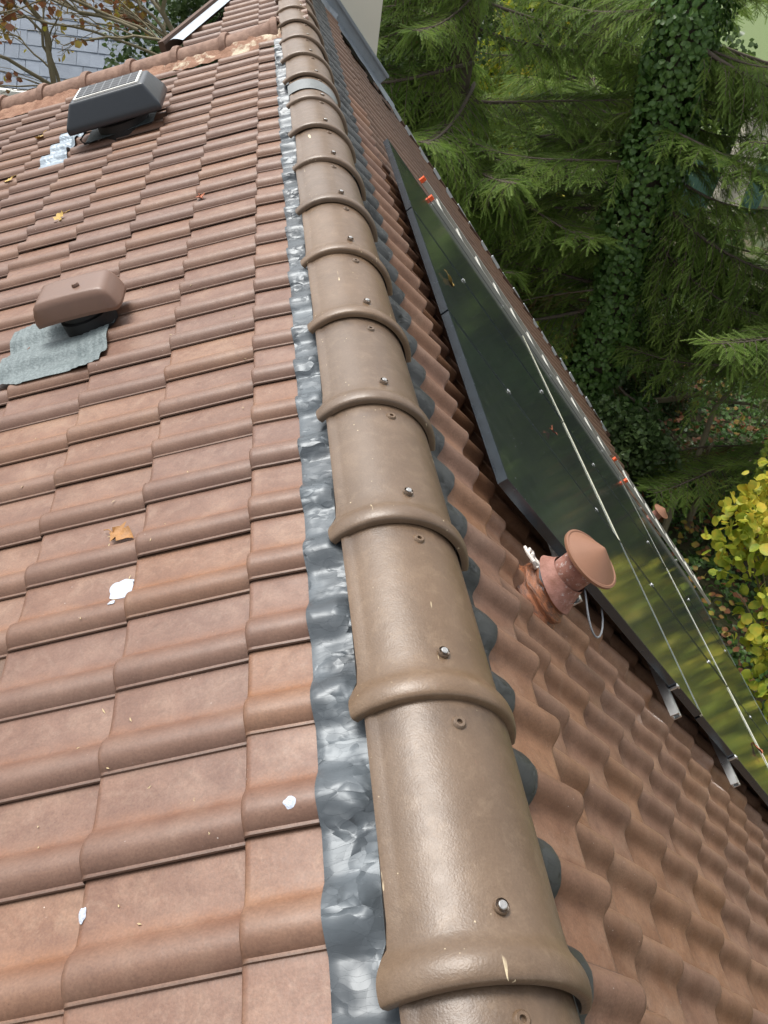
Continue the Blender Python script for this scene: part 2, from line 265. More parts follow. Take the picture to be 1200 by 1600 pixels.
class MB:                                # collects simple shapes into one mesh
    def __init__(s): s.v = []; s.f = []; s.m = []
    def add(s, vs, fs, mi=0):
        b = len(s.v); s.v += [tuple(v) for v in vs]; s.f += [tuple(b + i for i in f) for f in fs]; s.m += [mi] * len(fs); return s
    def box(s, c, size, rot=None, mi=0):
        vs = []
        for x in (-.5, .5):
            for y in (-.5, .5):
                for z in (-.5, .5):
                    p = Vector((x * size[0], y * size[1], z * size[2]))
                    if rot is not None: p = rot @ p
                    vs.append(p + Vector(c))
        return s.add(vs, [(0, 1, 3, 2), (4, 6, 7, 5), (0, 4, 5, 1), (2, 3, 7, 6), (0, 2, 6, 4), (1, 5, 7, 3)], mi)
    def tube(s, pts, radii, n=8, mi=0, cap=True):
        pts = [Vector(p) for p in pts]
        if not isinstance(radii, (list, tuple)): radii = [radii] * len(pts)
        vs = []; ref = Vector((0.13, 0.31, 0.94))
        for i, p in enumerate(pts):
            t = (pts[min(i + 1, len(pts) - 1)] - pts[max(i - 1, 0)]).normalized()
            if abs(t.dot(ref)) > 0.95: ref = Vector((0.9, 0.2, 0.1))
            a = (ref - t * ref.dot(t)).normalized(); b = t.cross(a)
            for k in range(n):
                q = 2 * math.pi * k / n; vs.append(p + (a * math.cos(q) + b * math.sin(q)) * radii[i])
        fs = [(i * n + k, i * n + (k + 1) % n, (i + 1) * n + (k + 1) % n, (i + 1) * n + k) for i in range(len(pts) - 1) for k in range(n)]
        if cap: fs += [tuple(range(n - 1, -1, -1)), tuple((len(pts) - 1) * n + k for k in range(n))]
        return s.add(vs, fs, mi)
    def lathe(s, prof, n=28, mw=None, mi=0, close=False):    # prof: (radius, z)
        vs = []
        for r, z in prof:
            for k in range(n):
                q = 2 * math.pi * k / n; p = Vector((r * math.cos(q), r * math.sin(q), z)); vs.append(mw @ p if mw is not None else p)
        fs = [(i * n + k, i * n + (k + 1) % n, (i + 1) * n + (k + 1) % n, (i + 1) * n + k) for i in range(len(prof) - 1) for k in range(n)]
        if close: fs += [tuple(range(n - 1, -1, -1)), tuple((len(prof) - 1) * n + k for k in range(n))]
        return s.add(vs, fs, mi)
    def grid(s, fn, nu, nv, mi=0, flip=False):
        vs = [fn(i / nu, j / nv) for i in range(nu + 1) for j in range(nv + 1)]
        fs = []
        for i in range(nu):
            for j in range(nv):
                a = i * (nv + 1) + j; q = (a, a + nv + 1, a + nv + 2, a + 1); fs.append(q[::-1] if flip else q)
        return s.add(vs, fs, mi)
    def data(s, name, mats, smooth=True, sharp=35): return mesh_data(name, s.v, s.f, mats, smooth, s.m, sharp)
    def build(s, name, mats, parent=None, smooth=True, sharp=35, mw=None):
        o = bpy.data.objects.new(name, s.data(name, mats, smooth, sharp)); C.objects.link(o)
        if parent is not None: o.parent = parent
        if mw is not None: o.matrix_basis = mw
        return o

# ------------------------------------------------------------------ roof frames
PL, PR = R_(22.997), R_(46.793)
eL = Vector((-math.cos(PL), 0, -math.sin(PL))); nL = Vector((-math.sin(PL), 0, math.cos(PL)))
eR = Vector((math.cos(PR), 0, -math.sin(PR))); nR = Vector((math.sin(PR), 0, math.cos(PR)))
Yv = Vector((0, 1, 0))
def Lp(s, y, h=0.0): return (eL * s + Yv * y + nL * h) * W
def Rp(s, y, h=0.0): return (eR * s + Yv * y + nR * h) * W
def frame(x, y, z, o): return Matrix(((x.x, y.x, z.x, o.x), (x.y, y.y, z.y, o.y), (x.z, y.z, z.z, o.z), (0, 0, 0, 1)))
def FL(s, y, h=0.0, tilt=0.0, yaw=0.0):      # local X down the slope, Y towards the viewer, Z out of the roof
    return frame(eL, -Yv, nL, Lp(s, y, h)) @ Matrix.Rotation(yaw, 4, 'Z') @ Matrix.Rotation(tilt, 4, 'Y')
def FR(s, y, h=0.0, tilt=0.0, yaw=0.0):
    return frame(eR, Yv, nR, Rp(s, y, h)) @ Matrix.Rotation(yaw, 4, 'Z') @ Matrix.Rotation(tilt, 4, 'Y')
CAMI = CAMR.transposed()
def project(p):                         # world metres -> pixel of a 1200 x 1600 picture
    v = CAMI @ (Vector(p) - Vector(CAMP * W))
    if v.z > -0.05: return None
    return 600 + 1276.78 * v.x / -v.z, 800 - 1276.78 * v.y / -v.z, -v.z

# ------------------------------------------------------------------ roof tile mesh (flat pan, one roll, thick nose)
PROF_R = [(0.0, -.015), (.03, -.002), (.16, -.006), (.34, -.008), (.48, -.006), (.545, .002), (.59, .018), (.625, .052), (.66, .102), (.705, .154), (.76, .190), (.82, .206), (.875, .203), (.925, .184), (.965, .150), (.995, .108), (1.015, .066), (1.022, .044), (1.050, .038), (1.056, .012)]
PROF_L = PROF_R[:5] + [(.555, .000), (.60, .010), (.635, .038), (.67, .072), (.715, .104), (.77, .128), (.83, .139), (.885, .136), (.93, .121), (.97, .094), (1.0, .064), (1.015, .044), (1.022, .034), (1.052, .032), (1.058, .010)]
def prof_z(v, PR_):
    for (a, za), (b, zb) in zip(PR_, PR_[1:]):
        if a <= v <= b and b > a: return za + (zb - za) * (v - a) / (b - a)
    return 0.0
def roll_z(v, side='L'):
    v %= 1.0; p = PROF_L if side == 'L' else PROF_R
    return max(prof_z(v, p), prof_z(v + 1.0, p) if v < .055 else -1)
def tile_mesh(name, length, mat, wob=0.0, seed=0):
    rs = random.Random(seed); PROF = PROF_L if mat == 'tile' else PROF_R
    n = len(PROF); xs = [0.0, -.018, -.06, -.5 * length, -length]; dz = [-.028, -.006, 0, 0, 0]
    vs = []; fs = []
    for x, d in zip(xs, dz):
        for v, z in PROF: vs.append(((x + wob * math.sin(v * 9 + seed)) * W, v * W, (z + d) * W))
    for i in range(len(xs) - 1):
        for j in range(n - 1):
            a = i * n + j; fs.append((a, a + 1, a + n + 1, a + n))
    b = len(vs)                          # nose underside
    for v, z in PROF: vs.append((.004 * W, v * W, (z - .085) * W))
    for v, z in PROF: vs.append((-.25 * W, v * W, (z - .075) * W))
    for j in range(n - 1): fs.append((j, b + j, b + j + 1, j + 1)); fs.append((b + j, b + n + j, b + n + j + 1, b + j + 1))
    fs = [f[::-1] for f in fs]
    return mesh_data(name, vs, fs, mat, True, None, 50)

house = empty('tiled_house', (0, 0, 0)); tag(house, 'brown clay tiled house roof with rounded ridge running away from the viewer', 'house')
deckL = MB(); deckL.add([Lp(-.2, -5, -.16), Lp(17, -5, -.16), Lp(17, 36.4, -.16), Lp(11, 34.6, -.16), Lp(2, 32.5, -.16), Lp(-.2, 32.5, -.16),
                         Lp(-.2, -5, -.6), Lp(17, -5, -.6), Lp(17, 36.4, -.6), Lp(11, 34.6, -.6), Lp(2, 32.5, -.6), Lp(-.2, 32.5, -.6)],
                        [(5, 4, 3, 2, 1, 0), (6, 7, 8, 9, 10, 11)] + [(i, (i + 1) % 6, 6 + (i + 1) % 6, 6 + i) for i in range(6)])
deckL = deckL.build('roof_slope', 'felt', house, False); deckL['label'] = 'shallow tiled slope on the left of the ridge'
deckR = MB(); deckR.add([Rp(0, -5, -.55), Rp(35.6, -5, -.55), Rp(35.6, 47.6, -.55), Rp(0, 47.6, -.55), Rp(0, -5, -1.1), Rp(35.6, -5, -1.1), Rp(35.6, 47.6, -1.1), Rp(0, 47.6, -1.1)],
                        [(0, 1, 2, 3), (7, 6, 5, 4), (0, 4, 5, 1), (1, 5, 6, 2), (2, 6, 7, 3), (3, 7, 4, 0)])
deckR = deckR.build('roof_slope', 'felt', house, False); deckR['label'] = 'steep tiled slope under the solar panels right of the ridge'

AL, GL, YL = 1.7245, 1.5092, 2.4524
AR, GR, YR = 2.9234, 1.3576, 2.5203
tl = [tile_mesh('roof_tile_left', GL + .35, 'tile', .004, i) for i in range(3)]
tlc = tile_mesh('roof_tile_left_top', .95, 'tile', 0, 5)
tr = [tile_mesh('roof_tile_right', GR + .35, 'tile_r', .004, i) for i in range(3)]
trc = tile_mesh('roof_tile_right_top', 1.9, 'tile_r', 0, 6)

def verge_y(s): return 32.55 + .27 * max(0, s - 2)
def place_tiles(spots, parent, nmax=300):
    big = []; rest = []
    for me, mw in spots:
        c = mw @ Vector((-.5 * GL * W, .5 * W, .1 * W)); q = project(c)
        if q is None: rest.append((me, mw)); continue
        x, y, d = q
        inside = -90 < x < 1290 and -90 < y < 1750
        (big if inside else rest).append((me, mw) if not inside else (d, me, mw))
    big.sort(key=lambda t: t[0])
    for i, (d, me, mw) in enumerate(big):
        if i < nmax:
            o = bpy.data.objects.new('roof_tile', me); C.objects.link(o); o.parent = parent; o.matrix_basis = mw
        else: rest.append((me, mw))
    if rest:
        vs = []; fs = []; b = 0; cache = {}
        for me, mw in rest:
            if me.name not in cache:
                cache[me.name] = (np.array([v.co[:] for v in me.vertices]), [tuple(p.vertices) for p in me.polygons])
            V, F = cache[me.name]; A = np.array(mw)
            vs.append(V @ A[:3, :3].T + A[:3, 3]); fs += [tuple(b + i for i in f) for f in F]; b += len(V)
        me0 = rest[0][0]
        me = mesh_data('roof_tiles_far', np.concatenate(vs), np.array(fs), [me0.materials[0].name.replace('clay_tile_steep', 'tile_r').replace('clay_tile', 'tile')], True, None, 50)
        o = bpy.data.objects.new('roof_tile_field', me); C.objects.link(o); o.parent = parent; tag(o, kind='stuff')

spots = []
tiltL = math.asin(.09 / GL)
for k in range(0, 11):
    s = AL + k * GL
    for j in range(-6, 40):
        y0 = YL + j + 1.045
        if y0 - .3 > verge_y(s - .6): continue
        # the opening of the roof fan's and the vent's throat stay tiled; flashings lie on top
        jz = random.gauss(0, .008); yw = random.gauss(0, .004)
        if k == 0: mw = FL(s, y0, .085 + .075 + jz, -(tiltL + R_(3.0)), yw)
        else: mw = FL(s + random.gauss(0, .008), y0, .085 + jz, -tiltL, yw)
        spots.append((tlc if k == 0 else random.choice(tl), mw))
place_tiles(spots, deckL)
spots = []
tiltR = math.asin(.125 / GR)
def right_wall_free(s, y): return y < 47.0
for k in range(0, 25):
    s = AR + k * GR
    for i in range(-7, 46):
        y0 = YR + i - .875
        jz = random.gauss(0, .008); yw = random.gauss(0, .004)
        if k == 0: mw = FR(s, y0, -.206 + .25 + jz, -(tiltR + R_(3.0)), yw)
        else: mw = FR(s + random.gauss(0, .008), y0, -.206 + jz, -tiltR, yw)
        spots.append((trc if k == 0 else random.choice(tr), mw))
place_tiles(spots, deckR)

# ------------------------------------------------------------------ ridge tiles with collars, screws and screw lugs
RP = 2.355; RY0 = 1.93
def xr(y): return .06 - .0115 * y
RCZ = -.62
def ridge_mesh():
    prof = [(0, .80), (.0, .835), (.012, .856), (.04, .868), (.085, .876), (.14, .877), (.19, .868), (.24, .848), (.285, .822), (.33, .802), (.38, .788), (.55, .782), (1.2, .776), (1.9, .770), (RP + .02, .765), (RP + .22, .763)]
    inner = [(RP + .22, .70), (.6, .71), (0, .775)]
    prof = [(d, r + .085) for d, r in prof]; inner = [(d, r + .085) for d, r in inner]
    NA = 36
    vs = []; fs = []
    allp = prof + inner; n = len(allp)
    for d, r in allp:
        for k in range(NA + 1):
            big = max(0.0, min(1.0, (.42 - d) / .1)); a0 = R_(180 - 44 + 6 * big); a1 = R_(11 - 5 * big)
            a = a0 + (a1 - a0) * k / NA
            rr = r
            if r > .83 and d > .4 and (k == 0 or k == 1): rr = r + .022
            vs.append((rr * math.cos(a) * W, d * W, rr * math.sin(a) * W))
    m = NA + 1
    for i in range(n):
        i2 = (i + 1) % n
        for k in range(NA): fs.append((i * m + k, i * m + k + 1, i2 * m + k + 1, i2 * m + k))
    for e, rev in ((0, False), (NA, True)):
        # close the long edges between the outer and inner skins
        o_ = list(range(len(prof)))
        ring = [i * m + e for i in range(n)]
        fs.append(tuple(ring if rev else ring[::-1]))
    return mesh_data('ridge_tile', vs, fs, 'ridge', True, None, 42)
rme = ridge_mesh()
b = MB(); b.lathe([(.0001, .062), (.03, .062), (.036, .055), (.036, .045), (.022, .043)], 14, None, 0); b.lathe([(.055, .043), (.06, .036), (.062, .02), (.05, .012)], 18, None, 1)
b.v = [(x * W, y * W, z * W) for x, y, z in b.v]; screw_me = b.data('screw', ['screw_steel', 'ridge'])
b = MB(); b.lathe([(.0001, .004), (.026, .004), (.027, .034), (.05, .036), (.062, .024), (.072, -.01)], 18, None, 0); b.v = [(x * W, y * W, z * W) for x, y, z in b.v]
b.m = [1 if i < 18 * 1 else 0 for i in range(len(b.f))]; lug_me = b.data('screw_lug', ['ridge', 'rubber'])
nr = 0
for i in range(-3, 20):
    y0 = RY0 + i * RP
    if y0 > 46: break
    dx = xr(y0 + RP) - xr(y0)
    mw = Matrix.Translation(Vector((xr(y0), y0, RCZ + random.gauss(0, .006))) * W) @ Matrix.Rotation(math.atan2(-dx, RP) + random.gauss(0, .009), 4, 'Z') @ Matrix.Rotation(random.gauss(0, .004), 4, 'X') @ Matrix.Rotation(random.gauss(0, .02), 4, 'Y')
    o = bpy.data.objects.new('ridge_tile', rme); C.objects.link(o); o.parent = house; o.matrix_basis = mw
    for me, nm, d, r in ((screw_me, 'screw', .55, .862), (lug_me, 'screw_lug', RP - .24, .845)):
        a = R_(79 + random.gauss(0, 1.5)); c_ = bpy.data.objects.new(nm, me); C.objects.link(c_); c_.parent = o
        c_.matrix_basis = Matrix.Translation(Vector((r * math.cos(a), d + random.gauss(0, .02), r * math.sin(a))) * W) @ Matrix.Rotation(math.pi / 2 - a, 4, 'Y')
# grey metal band between two collars
b = MB(); yb = RY0 + 10 * RP; b.grid(lambda u, v: Vector((xr(yb) + .875 * math.cos(R_(136 - 124 * u)), yb - 1.35 + .95 * v, RCZ + .875 * math.sin(R_(136 - 124 * u)))) * W, 24, 2)
bo = b.build('ridge_band', 'band_grey', house); bo['label'] = 'dull grey metal band wrapped over the far part of the ridge'

# ------------------------------------------------------------------ crinkled ridge tape dressed over the top course on both sides
def tape(side):
    b = MB(); ny = 900; ns = 14; y0, y1 = -3.0, 46.5
    s0, s1 = (.45, 1.06) if side == 'L' else (.8, 1.93)
    A, Y0 = (YL, 1.045) if side == 'L' else (YR, -.85)
    def fn(u, v):
        y = y0 + (y1 - y0) * u
        if side == 'L':
            if y > 33: y = 33
            vv = (YL + 1.045 - y) % 1.0; s = s0 + (s1 + .006 * max(0, y - 10) - s0) * v
            tl_ = tiltL + R_(3); base = .16 + (AL - s) * -math.tan(tl_)
        else:
            vv = (y - (YR - .875)) % 1.0; s = s0 + (s1 + .05 * noise.noise(Vector((y * 1.3, 3, 1))) - s0) * v
            tl_ = tiltR + R_(3); base = .037 + (AR - s) * -math.tan(tl_)
        # dressed loosely over the tile profile
        z = max(roll_z(vv + d, side) - abs(d) * (.6 if side == 'L' else .35) for d in (-.1, -.075, -.05, -.025, 0, .025, .05, .075, .1))
        if side == 'L': z *= max(.25, min(1, (s - .5) / .26))
        pz = Vector((y * 2.3, s * 3.0, 7.1 if side == 'L' else 2.2))
        wr = abs(noise.noise(pz * 1.1)) * .03 + abs(noise.noise(pz * 2.6 + Vector((5, 1, 2)))) * .025
        h = base + z + (.02 if side == 'L' else .05) + wr * (.35 + .65 * (1 - v)) + (0 if v < .98 else -.012)
        return Lp(s, y, h) if side == 'L' else Rp(s, y, h)
    b.grid(fn, ny, ns, flip=(side == 'L'))
    return b.build('ridge_tape', 'tape' if side == 'L' else 'tape_dark', house, True, None)
tp = tape('L'); tp['label'] = 'crinkled silver foil tape along the left foot of the ridge tiles'
tp = tape('R'); tp['label'] = 'dark crinkled tape peeping out on the right of the ridge tiles'


# ------------------------------------------------------------------ far verge of the left slope: old clay caps bedded in mortar
vp = lambda s, h=0.0: Lp(s, verge_y(s) + .3, h)
b = MB()
for (sa, sb) in ((.9, 5.4),):
    b.grid(lambda u, v: Lp(sa + (sb - sa) * u, verge_y(sa + (sb - sa) * u) - .75 + .12 * noise.noise(Vector((u * 9, 1, 3))) * (1 - v) + .8 * v, .12 + .28 * v + .08 * noise.noise(Vector((u * 14, v * 3, 8)))), 60, 8)
b.build('mortar_bed', 'mortar', house)
b = MB()
b.grid(lambda u, v: Lp(5.3 + 12 * u, verge_y(5.3 + 12 * u) - .85 + .14 * noise.noise(Vector((u * 22, 1, 5))) * (1 - v) + .9 * v, .1 + .28 * v + .07 * noise.noise(Vector((u * 40, v * 3, 2)))), 120, 8)
b.build('mortar_bed', 'red_mortar', house)
capm = MB()
cprof = [(-.06, .56), (-.06, .62), (.03, .66), (.14, .66), (.22, .60), (.32, .56), (1.9, .54)]
for d, r in cprof + [(1.9, .48), (-.06, .5)]:
    for k in range(17): a = math.pi * k / 16; capm.v.append((d * W, r * math.cos(a) * W, r * math.sin(a) * W))
for i in range(len(cprof) + 2):
    i2 = (i + 1) % (len(cprof) + 2)
    for k in range(16): capm.f.append((i * 17 + k, i * 17 + k + 1, i2 * 17 + k + 1, i2 * 17 + k)); capm.m.append(0)
cap_me = capm.data('verge_cap', ['old_clay'])
sv = 1.0
while sv < 15.5:
    p0, p1 = vp(sv, .02), vp(sv + 1.85, .02); d = (p1 - p0).normalized(); yy = nL.cross(d).normalized()
    o = bpy.data.objects.new('verge_cap', cap_me); C.objects.link(o); o.parent = house; o.matrix_basis = frame(d, yy, d.cross(yy), p0); sv += 1.85
# the stretch of roof behind that verge, next to the ridge
deck3 = MB(); deck3.add([Lp(-.1, 33.4, .0), Lp(5.2, 35.8, .0), Lp(1.0, 47.4, .0), Lp(-.1, 47.4, .0), Lp(-.1, 33.4, -.4), Lp(5.2, 35.8, -.4), Lp(1.0, 47.4, -.4), Lp(-.1, 47.4, -.4)],
                        [(3, 2, 1, 0), (4, 5, 6, 7), (0, 1, 5, 4), (1, 2, 6, 5), (2, 3, 7, 6), (3, 0, 4, 7)])
deck3 = deck3.build('roof_slope', 'felt', house, False); deck3['label'] = 'small far piece of tiled roof behind the verge'
spots = []
for k in range(0, 3):
    for j in range(31, 45):
        s = AL + k * GL; y0 = YL + j + 1.045; lim = 5.0 - (y0 - 36.5) * .36
        if s - .6 > lim: continue
        spots.append((tl[0], FL(s, y0, .25, -tiltL)))
place_tiles(spots, deck3)
b = MB(); za, zb = (5.1, 35.9), (1.1, 47.2)
dirz = (Lp(*zb) - Lp(*za)).normalized(); side = nL.cross(dirz).normalized()
b.grid(lambda u, v: Lp(za[0] + (zb[0] - za[0]) * u, za[1] + (zb[1] - za[1]) * u, .42) + side * (v - .5) * .8 * W + nL * W * (.12 * math.sin(v * math.pi)), 20, 6)
b.build('valley_zinc', 'zinc', house)
b = MB(); b.box((Lp(*za) + Lp(*zb)) / 2 + side * .55 * W * 1 + nL * .3 * W, ((Lp(*zb) - Lp(*za)).length, .25 * W, .5 * W), frame(dirz, side, dirz.cross(side), Vector()).to_3x3()); b.build('barge_board', 'wood_dark', house, False)
# ------------------------------------------------------------------ roof surface height helpers (outer skin)
def roofL(s, y):
    k = max(0, math.ceil((s - AL) / GL)); sn = AL + k * GL; v = (YL + 1.045 - y) % 1.0
    return (.16 if k == 0 else .085) - (sn - s) * math.tan(tiltL + (R_(3) if k == 0 else 0)) + roll_z(v)
def roofR(s, y):
    k = max(0, math.ceil((s - AR) / GR)); sn = AR + k * GR; v = (y - YR + .85) % 1.0
    return (.037 if k == 0 else -.206) - (sn - s) * math.tan(tiltR + (R_(3) if k == 0 else 0)) + roll_z(v, 'R')
# ------------------------------------------------------------------ walls, verge trim and rendered chimney at the far end
b = MB(); zl = -7.2 / W
for y in (-4.5, 47.0):
    if y < 0: b.add([Vector((x * W, y * W, z * W)) for x, z in ((-15, -7), (0, -.8), (23.5, -25.5), (23.5, zl), (-15, zl))] + [Vector((x * W, (y + 1.2) * W, z * W)) for x, z in ((-15, -7), (0, -.8), (23.5, -25.5), (23.5, zl), (-15, zl))],
          [(4, 3, 2, 1, 0), (5, 6, 7, 8, 9)] + [(i, (i + 1) % 5, 5 + (i + 1) % 5, 5 + i) for i in range(5)])
b.build('gable_wall', 'white_wall', house, False)
b = MB(); b.box(Vector((23.2 * W, 21 * W, (-26.5 * W - 7.2) / 2)), (1.2 * W, 51 * W, 7.2 - 26.5 * W)); b.build('side_wall', 'white_wall', house, False)
b = MB(); b.add([Vector((x * W, 46.9 * W, z * W)) for x, z in ((.5, -1.6), (23.5, -26.0), (23.5, zl), (.5, zl))] + [Vector((x * W, 45.9 * W, z * W)) for x, z in ((.5, -1.6), (23.5, -26.0), (23.5, zl), (.5, zl))],
                [(0, 1, 2, 3), (7, 6, 5, 4)] + [(i, 4 + i, 4 + (i + 1) % 4, (i + 1) % 4) for i in range(4)]); b.build('gable_wall', 'white_wall', house, False)
b = MB(); L_ = 30.5; b.box(Rp(6.5 + L_ / 2, 47.75, -.35), (L_ * W, .22 * W, .8 * W), frame(eR, Yv, nR, Vector()).to_3x3()); b.build('barge_board', 'wood_dark', house, False)
for i in range(22):
    s = 7.3 + i * GR; b = MB(); l = GR * random.uniform(.45, .8)
    b.box((0, 0, 0), (l * W, .09 * W, .16 * W)); o = b.build('verge_strip', 'zinc_pale', house, False); o.matrix_basis = FR(s, 47.66 + random.uniform(-.03, .05), .02 + random.uniform(-.05, .05), R_(3), random.gauss(0, .03))
ch = MB(); ch.box(Vector((2.65 * W, 49.6 * W, 6 * W)), (3.5 * W, 4.8 * W, 24 * W)); ch = ch.build('chimney', 'cream_wall', house, False); ch['label'] = 'cream rendered chimney wall at the far end of the ridge'
b = MB(); b.box(Rp(4.05, 47.1, .42), (5.3 * W, .16 * W, .75 * W), frame(eR, Yv, nR, Vector()).to_3x3()); b.box(Rp(4.05, 46.95, .72), (5.3 * W, .22 * W, .1 * W), frame(eR, Yv, nR, Vector()).to_3x3())
b.build('flashing', 'zinc', ch, False)
b = MB(); b.grid(lambda u, v: Rp(1.6 + 6.4 * u, 47.0 - (1.25 + .2 * math.sin(u * 29)) * v * (1 if u < .85 else 1.0), .12 + .1 * (1 - v) + max(0, roofR(1.6 + 6.4 * u, 47.0 - 1.2 * v)) * .9), 48, 10)
b.build('flashing', 'zinc', ch, True)
b = MB(); b.tube([Rp(36.0, y, -.75) for y in (-4.5, 10, 30, 47.5)], .42 * W, 12); b.build('gutter', 'zinc', house)

# ------------------------------------------------------------------ brown roof vent with grey flashing sheet
rv = empty('roof_vent', Lp(5.0, 14.15)); tag(rv, 'brown rounded roof vent hood over a grey flashing sheet, lower on the left slope', 'roof vent')
def child(o, root):
    o.parent = root; o.matrix_basis = Matrix.Translation(-Vector(root.location)) @ o.matrix_basis; return o
def pillow(cs, cy, ws, wy, h0, h1, tilt=0.0):
    b = MB(); nU, nV = 20, 14
    def shell(off):
        def f(u, v):
            a, c = 2 * u - 1, 2 * v - 1
            # rounded rectangle outline, flat back, edges turned down
            ex = math.copysign(abs(a) ** .8, a); ey = math.copysign(abs(c) ** .8, c)
            k = 1 - .10 * (abs(ex) ** 4) * (abs(ey) ** 4)
            d = max(abs(a), abs(c)); drop = max(0, (d - .62) / .38) ** 2.2
            hh = h1 - (h1 - h0) * drop - .05 * a * a - off
            sc = 1 - off * .12
            return FL(cs, cy, hh, tilt) @ Vector((ex * k * ws / 2 * sc * W, -ey * k * wy / 2 * sc * W, 0))
        return f
    b.grid(shell(0), nU, nV); b.grid(shell(.06), nU, nV, flip=True)
    m = nV + 1; n0 = (nU + 1) * m
    rim = [i * m for i in range(nU + 1)] + [nU * m + j for j in range(1, m)] + [i * m + nV for i in range(nU - 1, -1, -1)] + [j for j in range(nV - 1, 0, -1)]
    for a, c in zip(rim, rim[1:] + rim[:1]): b.f.append((a, c, n0 + c, n0 + a)); b.m.append(0)
    return b
child(pillow(4.98, 14.35, 1.64, 1.05, .58, .93, R_(-3)).build('hood', 'brown_hood', None, True, 60), rv)
b = MB(); b.lathe([(.5, .0), (.5, .28), (.44, .30), (.44, .36), (.5, .38), (.5, .44), (.42, .46), (.42, .52), (.001, .52)], 30); b.v = [(x * W, y * W, z * W) for x, y, z in b.v]
o = b.build('throat', 'dark_throat'); o.matrix_basis = FL(4.98, 14.38, .08); child(o, rv)
b = MB(); b.lathe([(.001, .05), (.05, .05), (.07, .02), (.07, 0)], 12); b.v = [(x * W, y * W, z * W) for x, y, z in b.v]; o = b.build('knob', 'brown_hood'); o.matrix_basis = FL(4.85, 14.25, .93); child(o, rv)
b = MB()
def sheet(u, v):
    s = 4.5 + 2.15 * u; y = 12.62 + (2.3 + .25 * u) * v + (.42 * max(0, u - .72) / .28 if u > .72 else 0) * (1 - v)
    h = sum(sorted(roofL(s + a, y + c) for a in (-.3, -.15, 0, .15, .3) for c in (-.22, -.11, 0, .11, .22))[-11:]) / 11 + .05 + .012 * noise.noise(Vector((s * 3, y * 3, 1)))
    return Lp(s, y, h)
b.grid(sheet, 50, 46, flip=False); o = b.build('flashing_sheet', 'flash', None, True, None); child(o, rv)

# ------------------------------------------------------------------ solar powered roof fan
fan = empty('solar_roof_fan', Lp(6.0, 27.3)); tag(fan, 'black roof fan hood with a small solar panel on top, high on the left slope', 'roof fan')
fc = FL(6.02, 27.25, .55, R_(-2))
def bevel_mesh(me, width, seg=3):
    bm = bmesh.new(); bm.from_mesh(me); bmesh.ops.bevel(bm, geom=bm.edges[:], offset=width, segments=seg, affect='EDGES', profile=.6); bm.to_mesh(me); bm.free()
    me.polygons.foreach_set('use_smooth', [True] * len(me.polygons)); me.set_sharp_from_angle(angle=R_(40)); me.update()
b = MB(); lo = [(-1.45, -1.02), (1.45, -1.02), (1.45, 1.02), (-1.45, 1.02)]; mid = lo; up = [(-1.12, -.74), (1.12, -.74), (1.12, .74), (-1.12, .74)]
vs = [(x * W, y * W, 0) for x, y in lo] + [(x * W, y * W, .2 * W) for x, y in mid] + [(x * W, y * W, .78 * W) for x, y in up]
b.add(vs, [(3, 2, 1, 0), (8, 9, 10, 11)] + [(r * 4 + i, r * 4 + (i + 1) % 4, r * 4 + 4 + (i + 1) % 4, r * 4 + 4 + i) for r in (0, 1) for i in range(4)])
o = b.build('hood', 'black_plastic'); bevel_mesh(o.data, .09 * W, 4); o.matrix_basis = fc; child(o, fan)
b = MB(); b.box((0, 0, .8 * W), (1.98 * W, 1.26 * W, .05 * W)); o = b.build('panel_frame', 'white_paint', None, False); o.matrix_basis = fc; child(o, fan)
b = MB(); b.box((0, 0, .83 * W), (1.84 * W, 1.12 * W, .02 * W)); o = b.build('solar_cells', 'pv_small', None, False); o.matrix_basis = fc; child(o, fan)
b = MB(); b.lathe([(.8, -.5), (.8, -.1), (.72, -.02), (.72, .1)], 30); b.v = [(x * W, y * W, z * W) for x, y, z in b.v]; o = b.build('throat', 'dark_throat'); o.matrix_basis = fc; child(o, fan)
b = MB(); b.grid(lambda u, v: Lp(5.0 + 2.2 * u, 26.45 + 2.2 * v, max(roofL(5.0 + 2.2 * u, 26.45 + 2.2 * v), .2) + .05), 24, 24); o = b.build('base_sheet', 'flash', None, True, None); child(o, fan)
b = MB()
def ssheet(u, v):
    y = 26.1 + 3.1 * u; s = 7.55 + .85 * v + .35 * (1 - u); h = max(roofL(s + a, y + c) for a in (-.08, 0, .08) for c in (-.05, 0, .05)) + .035 + .015 * noise.noise(Vector((s * 5, y * 5, 4)))
    return Lp(s, y, h)
b.grid(ssheet, 50, 14, flip=True); o = b.build('side_sheet', 'silver', None, True, None); child(o, fan)
b = MB(); b.tube([Lp(7.0, 26.5, .55), Lp(7.25, 26.4, .4), Lp(7.2, 26.45, .25), Lp(6.85, 26.7, .2)], .03 * W, 6); child(b.build('cable', 'cable_black'), fan)

